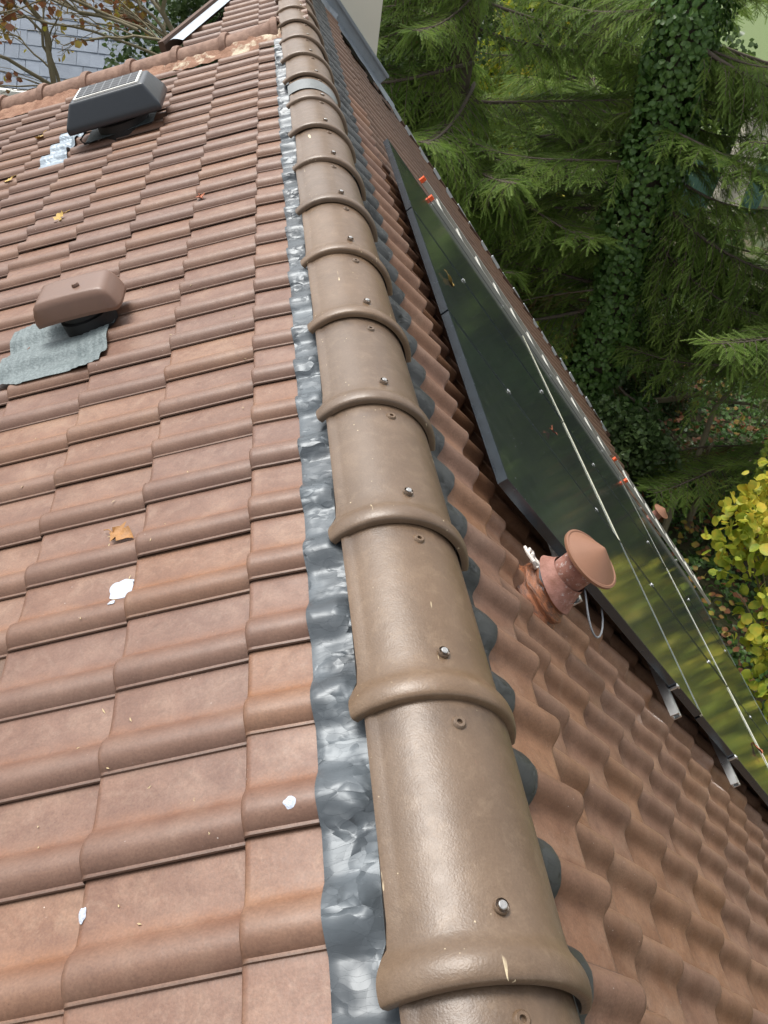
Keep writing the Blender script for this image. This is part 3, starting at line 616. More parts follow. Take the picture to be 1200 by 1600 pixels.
# ------------------------------------------------------------------ clay flue pipes with conical caps (stand square to the steep slope)
def flue(name, s, y, label, k=1.0, boot=True):
    root = empty(name, Rp(s, y)); tag(root, label, 'flue pipe')
    TL = Matrix.Rotation(R_(-18), 4, 'Y') @ Matrix.Rotation(R_(6), 4, 'X')
    def part(nm, prof, mat, n=32):
        b = MB(); b.lathe(prof, n); b.v = [(x * W * k, yy * W * k, z * W * k) for x, yy, z in b.v]; o = b.build(nm, mat); o.matrix_basis = FR(s, y, 0) @ TL; child(o, root); return o
    part('pipe', [(.33, -.2), (.325, .4), (.32, 1.12), (.30, 1.13)], 'flue')
    part('cap', [(.30, 1.060), (.55, 1.020), (.585, 1.040), (.585, 1.085), (.55, 1.100), (.53, 1.090), (.30, 1.23), (.04, 1.375), (.001, 1.385)], 'cone_clay', 48)
    if boot:
        b = MB(); n = 32; b.grid(lambda u, v: (Vector((math.cos(u * 2 * math.pi), math.sin(u * 2 * math.pi), 0)) * (.36 + .17 * (1 - v) ** 1.3) + Vector((0, 0, .24 + .34 * v - (.16 * (1 - v) * math.cos(u * 2 * math.pi + .3))))) * W * k, 32, 8)
        o = b.build('skirt', 'flue'); o.matrix_basis = FR(s, y, 0) @ TL; child(o, root)
        part('collar', [(.50, .0), (.46, .10), (.44, .22), (.44, .34)], 'zinc')
        b = MB(); b.grid(lambda u, v: (Vector((math.cos(u * 2 * math.pi), math.sin(u * 2 * math.pi), 0)) * (.66 - .18 * v + .03 * math.sin(v * 14)) + Vector((0, 0, -.28 + .42 * v + .05 * noise.noise(Vector((math.cos(u * 6.28) * 2, math.sin(u * 6.28) * 2, 1)))))) * W * k, 36, 12)
        o = b.build('boot', 'boot'); o.matrix_basis = FR(s, y, 0); child(o, root)
    return root
flue('flue_pipe', 5.15, 9.42, 'weathered clay flue with conical cap beside the corner of the solar panels')
flue('flue_pipe', 32.0, 33.9, 'small clay flue cap showing behind the ladder beyond the panels', .9, False)
b = MB()
for t in range(3):
    pts = [Rp(4.55 + .1 * t + .18 * math.sin(i * .9 + t), 9.66 + .05 * t + .04 * i * math.cos(i + t), .10 + .06 * abs(math.sin(i * 1.1 + t * 2))) for i in range(7)]
    b.tube(pts, [.03 * W] * 7, 6)
o = b.build('twisted_rag', 'rag'); tag(o, 'twist of white cord lying by the foot of the clay flue', 'cord')

# ------------------------------------------------------------------ solar panels on rails
PC = [10.5, 16.58, 22.66]; PRW = [3.38, 12.98, 22.58]; PWD, PHT = 6.0, 9.5
g_ = MB(); g_.box((PHT * W / 2, PWD * W / 2, -.012 * W), ((PHT - .16) * W, (PWD - .16) * W, .01 * W)); glass_me = g_.data('glass', ['pv'], False)
f_ = MB(); tk = .19; fw = .08
for (cx, cy, sx, sy) in ((fw / 2, PWD / 2, fw, PWD), (PHT - fw / 2, PWD / 2, fw, PWD), (PHT / 2, fw / 2, PHT - 2 * fw, fw), (PHT / 2, PWD - fw / 2, PHT - 2 * fw, fw)):
    f_.box((cx * W, cy * W, -tk / 2 * W), (sx * W, sy * W, tk * W))
frame_me = f_.data('frame', ['pv_frame'], False)
k_ = MB(); k_.box((PHT * W / 2, PWD * W / 2, -.1 * W), ((PHT - .17) * W, (PWD - .17) * W, .01 * W)); back_me = k_.data('backsheet', ['dark_throat'], False)
e_ = MB(); e_.box((-.045 * W, PWD * W / 2, -.02 * W), (.07 * W, PWD * W, .06 * W)); strip_me = e_.data('edge_strip', ['strip_pale'], False)
rn = ['upper row', 'middle row', 'lowest row by the eave']; cn = ['nearest to the viewer', 'in the middle column', 'farthest from the viewer']
for ri, s in enumerate(PRW):
    for ci, y in enumerate(PC):
        root = empty('photovoltaic_module'); root.matrix_basis = FR(s, y, .5 + random.gauss(0, .006), random.gauss(0, .0012))
        tag(root, 'dark solar panel of the %s, %s' % (rn[ri], cn[ci]), 'solar panel', 'solar panels on the steep slope')
        for nm, me in (('glass', glass_me), ('frame', frame_me), ('backsheet', back_me)) + ((('edge_strip', strip_me),) if ri else ()):
            o = bpy.data.objects.new(nm, me); C.objects.link(o); o.parent = root
rail = MB()
for (c_, sz) in (((0, 0, .02), (.22, 1, .03)), ((-.095, 0, .1), (.03, 1, .13)), ((.095, 0, .1), (.03, 1, .13)), ((-.07, 0, .18), (.08, 1, .03)), ((.07, 0, .18), (.08, 1, .03))):
    rail.box((c_[0] * W, 9.75 * W, c_[2] * W), (sz[0] * W, 19.6 * W, sz[2] * W))
rail_me = rail.data('mounting_rail', ['aluminium'], False)
cl = MB(); cl.box((0, 0, .268 * W), (.13 * W, .07 * W, .03 * W)); cl.box((0, 0, .1 * W), (.06 * W, .04 * W, .32 * W)); cl.lathe([(.0001, .30 * W), (.018 * W, .30 * W), (.018 * W, .28 * W)], 8); clamp_me = cl.data('clamp', ['aluminium'])
for ri, s in enumerate([6.2, 11.3, 15.4, 20.6, 25.2, 30.0]):
    o = bpy.data.objects.new('mounting_rail', rail_me); C.objects.link(o); o.matrix_basis = FR(s, 9.85, .1)
    tag(o, 'aluminium rail under the solar panels, %s from the top' % ['first', 'second', 'third', 'fourth', 'fifth', 'sixth'][ri], 'rail', 'rails carrying the solar panels')
    for y in (10.46, 16.54, 22.62, 28.72):
        c_ = bpy.data.objects.new('clamp', clamp_me); C.objects.link(c_); c_.parent = o; c_.matrix_basis = Matrix.Translation((0, (y - 9.85) * W, .14 * W))
b = MB(); b.tube([Rp(7.35 - .4 * math.cos(t * math.pi / 12), 10.6 - .85 * math.sin(t * math.pi / 12) ** .8, .28 - .24 * math.sin(t * math.pi / 12)) for t in range(13)], .02 * W, 8); o = b.build('loose_cable', 'cable_grey'); tag(o, 'grey cable loop hanging out under the near edge of the panels', 'cable')

# ------------------------------------------------------------------ ladder pieces lying down the slope past the panels
def ladder(label, s0, s1, y, h, wdt, caps, sh, rung=1.45):
    root = empty('ladder', Rp(s0, y, h)); tag(root, label, 'ladder', 'aluminium ladder sections on the steep slope')
    for q in (0, wdt):
        b = MB(); b.box(Rp((s0 + s1) / 2, y + q, h), ((s1 - s0) * W, .12 * W, sh * W), frame(eR, Yv, nR, Vector()).to_3x3()); child(b.build('stile', 'alu_pale', None, False), root)
        if caps: b = MB(); b.box(Rp(s0 - .12, y + q, h), (.16 * W, .13 * W, (sh + .02) * W), frame(eR, Yv, nR, Vector()).to_3x3()); child(b.build('end_cap', 'orange_cap', None, False), root)
    s = s0 + .8
    while s < s1 - .3:
        b = MB(); b.tube([Rp(s, y, h), Rp(s, y + wdt, h)], .06 * W, 8); child(b.build('rung', 'alu_pale'), root); s += rung
ladder('long aluminium ladder with orange ends beside the far edge of the panels', 6.2, 23.0, 28.95, .52, 1.9, True, .2)
ladder('lower aluminium ladder section with orange ends reaching past the eave', 23.7, 35.5, 29.3, .6, 1.7, True, .14)

# ------------------------------------------------------------------ fallen leaves and splashes
def fallen_leaf(name, mw, size, mat, label, cat='leaf', seed=0):
    rs = random.Random(seed); b = MB(); n = 9
    for i in range(n):
        t = i / (n - 1); wd_ = math.sin(math.pi * min(1, t * .95 + .04)) ** .8 * .42 * (1 + .35 * math.sin(i * 2.4 + seed))
        cz = .25 * math.sin(t * 2.6 + seed)
        b.v += [((t - .5) * size, -wd_ * size, (cz + .22 + rs.uniform(-.08, .1)) * size * .6), ((t - .5) * size, 0, cz * .45 * size), ((t - .5) * size, wd_ * size * rs.uniform(.7, 1.1), (cz + .2 + rs.uniform(-.1, .1)) * size * .6)]
    for i in range(n - 1):
        for q in (0, 1): b.f.append((i * 3 + q, i * 3 + 3 + q, i * 3 + 4 + q, i * 3 + q + 1)); b.m.append(0)
    b.tube([(-.5 * size, 0, .1 * size), (-.75 * size, .08 * size, .14 * size), (-1.0 * size, .05 * size, .1 * size)], .012 * size + .0006, 5)
    o = b.build(name, mat, None, True, 70); o.matrix_basis = mw; tag(o, label, cat); return o
def onL(s, y, yaw, up=.02): return FL(s, y, roofL(s, y) + up, 0, yaw)
fallen_leaf('fallen_leaf', onL(3.52, 8.02, 2.6), .34 * W, 'leaf_gold', 'curled golden leaf on the tiles above the white splash', seed=1)
fallen_leaf('fallen_leaf', onL(6.9, 20.7, .8), .36 * W, 'leaf_straw', 'yellow brown leaf on the tiles between the fan and the vent', seed=2)
fallen_leaf('fallen_leaf', onL(9.55, 25.7, .3), .3 * W, 'leaf_straw', 'yellow leaf at the left edge below the roof fan', seed=3)
fallen_leaf('fallen_leaf', onL(9.4, 29.6, 1.2), .42 * W, 'leaf_straw', 'pale yellow leaf on the tiles left of the roof fan', seed=4)
fallen_leaf('fallen_leaf', onL(6.3, 13.9, 1.2, .1), .25 * W, 'leaf_rust', 'small rusty leaf near the brown roof vent', seed=5)
fallen_leaf('fallen_leaf', onL(3.1, 19.2, 1.9), .3 * W, 'leaf_rust', 'rusty leaf caught under a roll high on the left slope', seed=6)
fallen_leaf('fallen_leaf', FR(9.5, 18.4, .53, 0, .7), .4 * W, 'leaf_rust', 'orange leaf lying in the middle of the dark panels', seed=7)
fallen_leaf('fallen_leaf', FR(21.3, 13.4, .53, 0, 2.0), .42 * W, 'leaf_rust', 'orange leaf on the panels near the right picture edge', seed=8)
fallen_leaf('fallen_leaf', FR(4.5, 19.8, .53, 0, .2), .4 * W, 'leaf_straw', 'pale dry leaf near the upper edge of the panels', seed=9)
def splash(name, s, y, r, label, n=26, seed=1, stretch=1.0):
    rs = random.Random(seed); b = MB(); nr_ = 5
    rad = [r * (.62 + .5 * rs.random()) for _ in range(n)]
    rad = [(rad[i - 1] + rad[i] * 1.4 + rad[(i + 1) % n]) / 3.4 for i in range(n)]
    def pt(i, f):
        a = 2 * math.pi * i / n; ss, yy = s + rad[i % n] * f * math.cos(a) * stretch, y + rad[i % n] * f * math.sin(a)
        return Lp(ss, yy, roofL(ss, yy) + .006 + (.014 * (1 - f * f)) * (.6 + .8 * noise.noise(Vector((ss * 14, yy * 14, seed)))))
    b.v.append(tuple(pt(0, 0)))
    for q in range(1, nr_ + 1):
        for i in range(n): b.v.append(tuple(pt(i, q / nr_)))
    for i in range(n): b.f.append((0, 1 + (i + 1) % n, 1 + i)); b.m.append(0)
    for q in range(nr_ - 1):
        for i in range(n): b.f.append((1 + q * n + i, 1 + q * n + (i + 1) % n, 1 + (q + 1) * n + (i + 1) % n, 1 + (q + 1) * n + i)); b.m.append(0)
    o = b.build(name, 'seal_white', None, True, None); tag(o, label, 'splash')
splash('white_splash', 3.42, 7.06, .2, 'pale bluish white splash on the tiles below the golden leaf', seed=3)
splash('white_splash', 3.44, 6.75, .05, 'tiny white spot just under the pale splash', seed=4)
splash('white_splash', 3.19, 3.15, .075, 'short white smear on a tile near the lower left corner', seed=5, stretch=.5)
splash('white_splash', 1.28, 3.62, .06, 'small white spot on the top course beside the tape', seed=6)

b = MB(); rs = random.Random(12)
for i in range(60):
    y = 2 + 20 * rs.random() ** 1.3; s_ = rs.uniform(1.8, 3.0 + y * .42); L_ = rs.uniform(.012, .05) * W; a = rs.uniform(0, 6.28)
    p = Lp(s_, y, roofL(s_, y) + .006); mw = FL(s_, y, roofL(s_, y) + .008, rs.uniform(-.2, .2), a)
    b.add([mw @ Vector((-L_, -.003 * W, 0)), mw @ Vector((L_ * .2, -.008 * W, .005 * W)), mw @ Vector((L_, 0, .004 * W)), mw @ Vector((0, .008 * W, .008 * W))], [(0, 1, 2, 3)])
o = b.build('roof_debris', 'straw_pale', None, False); tag(o, 'scattered straw and leaf crumbs on the left roof tiles', 'debris', None, 'stuff')
# ================================================================== surroundings (metres)
GZ = -7.2
CAMW = Vector(CAMP * W)
b = MB(); b.grid(lambda u, v: Vector((-300 + 600 * u, -250 + 700 * v, GZ)), 4, 4); o = b.build('ground', 'ground', None, False); tag(o, kind='structure')
b = MB(); b.grid(lambda u, v: Vector((2 + 60 * u, 26 + 60 * v, GZ + .01)), 2, 2); o = b.build('lawn', 'lawn', None, False); tag(o, kind='structure')
b = MB()
pth = [(7.9, 4.0), (9.6, 9.5), (11.0, 13.5), (13.6, 18.5), (17.5, 25.0), (22, 31)]
for (x, y) in pth: b.v += [(x, y, GZ + .02), (x + 3.2, y - 1.0, GZ + .02)]
b.f = [(2 * i, 2 * i + 1, 2 * i + 3, 2 * i + 2) for i in range(len(pth) - 1)]; b.m = [0] * len(b.f); o = b.build('path', 'path_grey', None, False); tag(o, kind='structure')

# ---- leaf soup helpers
def rot_rand(n, up=0.0):
    d = rng.normal(size=(n, 3)); d[:, 2] += up; d /= np.linalg.norm(d, axis=1, keepdims=True)
    a = rng.normal(size=(n, 3)); a -= d * (a * d).sum(1, keepdims=True); a /= np.linalg.norm(a, axis=1, keepdims=True)
    return d, a, np.cross(d, a)          # normal, length axis, width axis
def leaf_mesh(pos, size, up=0.8, nrm=None, round_=.42, droop=0.0):
    n = len(pos); d, a, c = rot_rand(n, up)
    if nrm is not None:
        d = nrm + rng.normal(size=(n, 3)) * .45; d /= np.linalg.norm(d, axis=1, keepdims=True)
        a = rng.normal(size=(n, 3)) * .6; a[:, 2] -= 1.0 + droop; a -= d * (a * d).sum(1, keepdims=True); a /= np.linalg.norm(a, axis=1, keepdims=True); c = np.cross(d, a)
    sz = (size * rng.uniform(.6, 1.25, n))[:, None]; f = rng.uniform(-.12, .22, n)[:, None]
    p0 = pos - a * sz * .5; p5 = pos + a * sz * .5 - d * sz * .08
    v = np.stack([p0, pos - a * sz * .15 + c * sz * round_ + d * sz * f, pos - a * sz * .15 - c * sz * round_ + d * sz * f, pos + a * sz * .2 + c * sz * round_ * .85 + d * sz * f, pos + a * sz * .2 - c * sz * round_ * .85 + d * sz * f, p5], 1).reshape(-1, 3)
    t = np.array([[0, 2, 1], [1, 2, 4], [1, 4, 3], [3, 4, 5]]); fc = (np.arange(n)[:, None, None] * 6 + t[None]).reshape(-1, 3)
    return v, fc
def leaf_round(pos, size, up=.8):
    n = len(pos); d, a, c = rot_rand(n, up); sz = (size * rng.uniform(.5, 1.3, n))[:, None]; out = [pos - d * sz * .03]
    for k in range(8):
        q = 2 * math.pi * k / 8; ra = math.cos(q) * (.56 if k == 0 else .48); rc = math.sin(q) * .46
        out.append(pos + a * sz * ra + c * sz * rc + d * sz * (.10 * abs(math.sin(q)) - .08 * math.cos(q) + rng.normal(0, .035, (n, 1))))
    v = np.stack(out, 1).reshape(-1, 3); t = np.array([[0, 1 + k, 1 + (k + 1) % 8] for k in range(8)])
    return v, (np.arange(n)[:, None, None] * 9 + t[None]).reshape(-1, 3)
def soup(name, v, f, mats, parent=None, fmat=None):
    o = bpy.data.objects.new(name, mesh_data(name, v, f, mats, False, fmat)); C.objects.link(o)
    if parent is not None: o.parent = parent; o.matrix_basis = Matrix.Translation(-Vector(parent.location))
    return o
def blob_points(n, lobes, hollow=.55):   # lobes: (centre, radii)
    ws = np.array([r[0] * r[1] + r[1] * r[2] + r[0] * r[2] for _, r in lobes]); ids = rng.choice(len(lobes), n, p=ws / ws.sum())
    cs = np.array([c for c, _ in lobes])[ids]; rs = np.array([r for _, r in lobes])[ids]
    d = rng.normal(size=(n, 3)); d /= np.linalg.norm(d, axis=1, keepdims=True); q = hollow + (1 - hollow) * rng.random((n, 1)) ** .6
    return cs + d * rs * q, d
def lobes_in(c, r, n, k=.42):
    out = []
    for _ in range(n):
        d = rng.normal(size=3); d /= np.linalg.norm(d); q = rng.random() ** .5 * .75
        kk = k * rng.uniform(.6, 1.15); out.append((np.array(c) + d * np.array(r) * q, np.array(r) * kk))
    return out
def wiggle(p0, p1, n, amp, seed, sag=0.0):
    p0, p1 = Vector(p0), Vector(p1); L = (p1 - p0).length; pts = []
    for i in range(n + 1):
        t = i / n; q = p0.lerp(p1, t); k = math.sin(math.pi * t) ** .7
        q += Vector((noise.noise(Vector((t * 3, seed, 1))), noise.noise(Vector((t * 3, seed, 5))), noise.noise(Vector((t * 3, seed, 9))) * .6)) * amp * L * (t ** .6) ; q.z -= sag * L * k
        pts.append(q)
    return pts
def bush(name, label, cat, base, c, r, n, size, mat, group=None, nl=14, k=.42, up=.8, stems=6, hollow=.5, stem_mat='bark'):
    root = empty(name, base); tag(root, label, cat, group)
    lb = lobes_in(c, r, nl, k); p, d = blob_points(n, lb, hollow); v, f = leaf_mesh(p, size, up); soup('foliage', v, f, mat, root)
    b = MB()
    for i in range(stems):
        q = lb[i % len(lb)][0]; pts = wiggle(Vector(base) + Vector((random.uniform(-.2, .2), random.uniform(-.2, .2), 0)), q, 6, .08, i * 3.1 + base[0]); b.tube(pts, [max(.006, .035 * (1 - t / 7)) * r[2] ** .5 for t in range(7)], 6)
    o = b.build('stem', stem_mat, root); o.matrix_basis = Matrix.Translation(-Vector(base)); return root

# ---- spruce branches: a handful of branch meshes shared by all the spruces
def shoot_template():
    v = []; f = []
    n = 9
    for i in range(n):
        x = i / n
        w = .17 * (1 - .5 * x)
        for a in (-1.35, -.7, 0.0, .7, 1.35):
            dy, dz = math.sin(a) * w, math.cos(a) * w * .75 - .03
            k = len(v); hx = .034 + .012 * math.cos(a)
            v += [(x - hx, -.01, 0), (x + hx, .01, 0), (x + .15, dy, dz)]; f.append((k, k + 1, k + 2))
    k = len(v); v += [(.88, -.035, 0), (.88, .035, 0), (1.12, 0, .01)]; f.append((k, k + 1, k + 2))
    return np.array(v), np.array(f)
SHV, SHF = shoot_template()
def place_shoots(P, D, S):
    n = len(P); D = D / np.linalg.norm(D, axis=1, keepdims=True); upv = np.tile(np.array([0, 0, 1.0]), (n, 1)) + rng.normal(size=(n, 3)) * .25
    Y = np.cross(upv, D); Y /= np.linalg.norm(Y, axis=1, keepdims=True); Z = np.cross(D, Y)
    v = P[:, None] + (SHV[None, :, 0:1] * D[:, None] + SHV[None, :, 1:2] * Y[:, None] + SHV[None, :, 2:3] * Z[:, None]) * S[:, None, None]
    f = np.arange(n)[:, None, None] * len(SHV) + SHF[None]
    return v.reshape(-1, 3), f.reshape(-1, 3)
def branch_mesh(seed, hang):
    rs = random.Random(seed); L = 3.0; b = MB(); P = []; D = []; S = []
    def ax(t): return Vector((L * t, .25 * math.sin(t * 2.2 + seed), -.42 * t + .30 * t * t * t * 1.2 + .06 * math.sin(t * 5 + seed)))
    b.tube([ax(i / 10) for i in range(11)], [.035 * (1 - .085 * i) for i in range(11)], 6)
    n2 = 30
    for i in range(n2):
        t = .10 + .9 * i / n2
        for sd in (-1, 1):
            if rs.random() < .12: continue
            p = ax(t); fwd = (ax(min(1, t + .03)) - ax(t)).normalized()
            ln = (1.15 * (1 - t) ** .75 + .22) * rs.uniform(.6, 1.1) * min(1, .35 + t * 2.2)
            a = R_(rs.uniform(38, 68)) * sd; d = Vector((fwd.x * math.cos(a) - fwd.y * math.sin(a), fwd.x * math.sin(a) + fwd.y * math.cos(a), fwd.z)).normalized()
            hg = hang * rs.uniform(.3, 1.3); pts = []; m = 7
            for q in range(m + 1):
                u = q / m; pts.append(p + d * ln * u * (1 - .25 * hg * u) - Vector((0, 0, 1)) * ln * (hg * .9 * u * u - .05 * u))
            b.tube(pts, [.009, .009, .008, .007, .006, .005, .004, .003], 3, cap=False)
            ns = max(4, int(ln / .042))
            for q in range(ns):
                u = (q + .4) / ns; x = u * m; i0 = min(m - 1, int(x)); pp = pts[i0].lerp(pts[i0 + 1], x - i0); dd = (pts[i0 + 1] - pts[i0]).normalized()
                sd2 = 1 if q % 2 else -1
                side = dd.cross(Vector((0, 0, 1)));
                if side.length < .1: side = Vector((sd2, .3, 0))
                side.normalize()
                if rs.random() < .12: continue
                d3 = dd + side * sd2 * rs.uniform(.5, 1.0) + Vector((0, 0, -.25 * hang + rs.uniform(-.15, .2)))
                P.append(pp); D.append(d3); S.append(rs.uniform(.13, .25) * (1.1 - .35 * u))
            P.append(pts[-1]); D.append(pts[-1] - pts[-2]); S.append(rs.uniform(.16, .25))
    for q in range(8): P.append(ax(1 - q * .03)); D.append(Vector((1, rs.uniform(-1, 1), rs.uniform(-.2, .3)))); S.append(.16)
    v1, f1 = place_shoots(np.array([tuple(p) for p in P]), np.array([tuple(p) for p in D]), np.array(S))
    v2 = np.array(b.v); f2 = []
    for f in b.f:
        for k in range(1, len(f) - 1): f2.append((f[0], f[k], f[k + 1]))
    f2 = np.array(f2); vs = np.concatenate([v1, v2]); fs = np.concatenate([f1, f2 + len(v1)])
    fm = np.concatenate([np.zeros(len(f1), int), np.ones(len(f2), int)])
    return mesh_data('spruce_branch_%d' % seed, vs, fs, ['spruce_needles', 'bark'], False, fm)
BR = [branch_mesh(i, (.25, .45, .7, .95, .6, .35)[i]) for i in range(6)]
def dead_branch(seed):
    rs = random.Random(seed); b = MB(); L = 2.4
    pts = wiggle((0, 0, 0), (L, .2, -.5), 8, .12, seed); b.tube(pts, [.024 * (1 - .1 * i) for i in range(9)], 5)
    for i in range(26):
        p = pts[rs.randrange(1, 8)]; e = p + Vector((rs.uniform(.1, .6), rs.uniform(-.6, .6), rs.uniform(-.9, .1))); b.tube(wiggle(p, e, 4, .2, seed + i), [.006, .005, .004, .003, .002], 3, 1, False)
    return b.data('dead_branch_%d' % seed, ['bark', 'dry_twigs'], True, None)
DB = [dead_branch(i) for i in range(3)]
def spruce(label, base, lean, height, rad, zs, nb, blen, ivy=False, seed=0, azc=None, azs=math.pi):
    rs = random.Random(seed); root = empty('spruce_tree', base); tag(root, label, 'spruce tree', 'spruces behind the gable')
    tp_ = lambda z: Vector((lean[0] * z / height, lean[1] * z / height, z))
    b = MB(); b.tube([tp_(height * i / 10) for i in range(11)], [rad * (1 - .085 * i) for i in range(11)], 12); b.build('trunk', 'bark', root)
    for i in range(nb):
        z = zs[0] + (zs[1] - zs[0]) * (i + rs.random()) / nb
        az = rs.uniform(0, 2 * math.pi) if azc is None else azc + rs.uniform(-azs, azs)
        if ivy and z < 7.5:                 # the side towards the house is bare, showing the trunk
            while abs((az - R_(-117) + math.pi) % (2 * math.pi) - math.pi) < R_(50): az = rs.uniform(0, 2 * math.pi)
        k = blen * rs.uniform(.6, 1.15) * max(.25, 1 - .6 * z / height)
        dead = z < zs[0] + 1.5 and rs.random() < .4
        o = bpy.data.objects.new('branch', DB[rs.randrange(3)] if dead else BR[rs.randrange(6)]); C.objects.link(o); o.parent = root
        o.matrix_basis = Matrix.Translation(tp_(z)) @ Matrix.Rotation(az, 4, 'Z') @ Matrix.Rotation(R_(rs.uniform(-12, 14)), 4, 'Y') @ Matrix.Rotation(R_(rs.uniform(-15, 15)), 4, 'X') @ Matrix.Scale(k, 4)
    if ivy:
        n = 15000; z = rng.uniform(.2, 9.2, n); a = rng.uniform(0, 2 * math.pi, n)
        cl = np.array([.5 + .55 * noise.noise(Vector((math.cos(q) * 1.1, math.sin(q) * 1.1, zz * .55))) for q, zz in zip(a, z)])
        r = rad * .95 + np.clip(cl, .02, 1) * .55 * rng.random(n) ** .4 * np.where(z > 7.2, .6, 1)
        p = np.stack([np.cos(a) * r + lean[0] * z / height, np.sin(a) * r + lean[1] * z / height, z], 1); nn = np.stack([np.cos(a), np.sin(a), .35 + 0 * a], 1)
        v, f = leaf_mesh(p, .085, 0, nn, .5); o = bpy.data.objects.new('ivy', mesh_data('ivy', v, f, 'ivy_leaf', False)); C.objects.link(o); o.parent = root; o['label'] = 'dark glossy ivy climbing the trunk'
    return root
spruce('tall spruce with an ivy covered trunk right behind the gable', (5.65, 11.5, GZ), (-1.1, .6), 18, .26, (1.8, 7.2), 60, 1.2, True, 1)
spruce('spruce standing left of the ivy covered one, close to the chimney', (2.7, 13.4, GZ), (0, 0), 18, .24, (.9, 7.2), 64, 1.2, False, 2)
spruce('spruce at the right picture edge with branches reaching in', (8.3, 9.8, GZ), (.2, 0), 17, .24, (1.4, 7.2), 53, 1.2, False, 3)
spruce('shadowed spruce in the second row between the two front ones', (6.4, 18.0, GZ), (0, 0), 18, .24, (.6, 7.2), 40, 1.25, False, 4)
spruce('shadowed spruce in the second row far behind the chimney', (1.0, 20.5, GZ), (0, 0), 18, .24, (.6, 7.2), 36, 1.25, False, 5)

# ---- shrubs and undergrowth
bush('laurel_shrub', 'dark evergreen shrub behind the cream chimney', 'shrub', (3.0, 19.0, GZ), (3.0, 19.0, GZ + 3.6), (2.2, 1.6, 3.6), 9000, .12, 'laurel_leaf', 'shrubs under the spruces', 18)
bush('yellowing_shrub', 'yellow green autumn shrub under the spruces past the verge', 'shrub', (4.4, 14.0, GZ), (4.4, 14.0, GZ + 1.7), (1.4, 1.2, 1.8), 5200, .11, 'yellowgreen_leaf', 'shrubs under the spruces', 12)
bush('yellowing_shrub', 'yellow leaved sapling glimpsed high between the spruce trunks', 'shrub', (6.2, 22.0, GZ), (6.2, 22.0, GZ + 3.4), (1.8, 1.4, 2.6), 2600, .15, 'yellowgreen_leaf', 'shrubs under the spruces', 14)
bush('ivy_mound', 'ivy mound at the foot of the ivy covered spruce', 'shrub', (5.3, 10.9, GZ), (5.4, 11.2, GZ + .9), (1.3, 1.0, 1.2), 5200, .10, 'ivy_leaf', 'shrubs under the spruces', 10)
bush('green_shrub', 'bright green shrub low beside the far end of the panels', 'shrub', (5.5, 9.6, GZ), (5.6, 9.9, GZ + 1.1), (1.1, .9, 1.3), 5200, .09, 'laurel_leaf', 'shrubs under the spruces', 12)
bush('green_shrub', 'dark bramble thicket right of the ivy covered trunk', 'shrub', (8.0, 13.4, GZ), (8.0, 13.4, GZ + 1.0), (1.8, 1.3, 1.3), 6000, .10, 'laurel_leaf', 'shrubs under the spruces', 14)
bush('green_shrub', 'dark green shrub in shade left of the ivy covered trunk', 'shrub', (4.6, 16.6, GZ), (4.6, 16.6, GZ + 1.6), (1.8, 1.3, 1.9), 6000, .12, 'laurel_leaf', 'shrubs under the spruces', 14)
bush('yellowing_shrub', 'low yellow green shrub close behind the verge', 'shrub', (4.0, 11.4, GZ), (3.9, 11.5, GZ + 1.3), (1.1, 1.0, 1.5), 4200, .10, 'yellowgreen_leaf', 'shrubs under the spruces', 10)
bush('green_shrub', 'leafy green shrub between the pale trunk and the path', 'shrub', (9.6, 16.2, GZ), (9.4, 16.2, GZ + 1.5), (1.4, 1.1, 1.7), 4200, .12, 'ivy_leaf', 'shrubs under the spruces', 12)
bush('yellowing_shrub', 'yellow leaved shrub peeping out between the ivy trunk and the verge', 'shrub', (5.0, 14.6, GZ), (5.0, 14.4, GZ + 2.6), (.9, .8, 1.5), 2600, .11, 'yellow_leaf', 'shrubs under the spruces', 10, .4)
bush('hedge', 'dark hedge closing off the far garden', 'hedge', (10.0, 27.0, GZ), (11.0, 27.0, GZ + 2.8), (14, 1.2, 3.8), 24000, .22, 'laurel_leaf', None, 46, .25)
n = 26000; gx = rng.uniform(3.2, 11.5, n); gy = rng.uniform(4.5, 20.0, n); keep = gx < 7.4 + (gy - 4) * .37; gx, gy = gx[keep], gy[keep]
gz = GZ + .05 + np.abs(np.array([noise.noise(Vector((a * .8, c * .8, 3))) for a, c in zip(gx, gy)])) * .7 * rng.random(len(gx))
v, f = leaf_mesh(np.stack([gx, gy, gz], 1), .10, 1.6); o = soup('ground_ivy', v, f, 'ivy_leaf'); tag(o, 'ivy and low leaves covering the garden ground', 'ground cover', None, 'stuff')
n = 2600; gx = rng.uniform(3.2, 9.5, n); gy = rng.uniform(4.5, 18, n)
v, f = leaf_mesh(np.stack([gx, gy, GZ + .25 + .25 * rng.random(n)], 1), .12, 2.0); o = soup('leaf_litter', v, f, 'autumn_leaf'); tag(o, 'scattered brown autumn leaves on the garden ground', 'leaves', None, 'stuff')
# fallen boughs in the undergrowth
for i, (p0, p1, lb) in enumerate([((6.3, 9.0, GZ + .2), (8.1, 11.6, GZ + 2.2), 'long grey bough arching over the ivy right of the panels'), ((6.9, 9.3, GZ + .1), (7.2, 10.0, GZ + 1.4), 'short dead stump of a branch in the ivy'), ((6.4, 11.6, GZ + 1.0), (8.6, 11.4, GZ + 1.3), 'dead bough lying level across the undergrowth')]):
    b = MB(); b.tube(wiggle(p0, p1, 9, .12, i * 5.3, -.08), [.06 - .004 * k for k in range(10)], 7); o = b.build('dead_bough', 'bark_pale'); tag(o, lb, 'bough', 'boughs in the undergrowth')

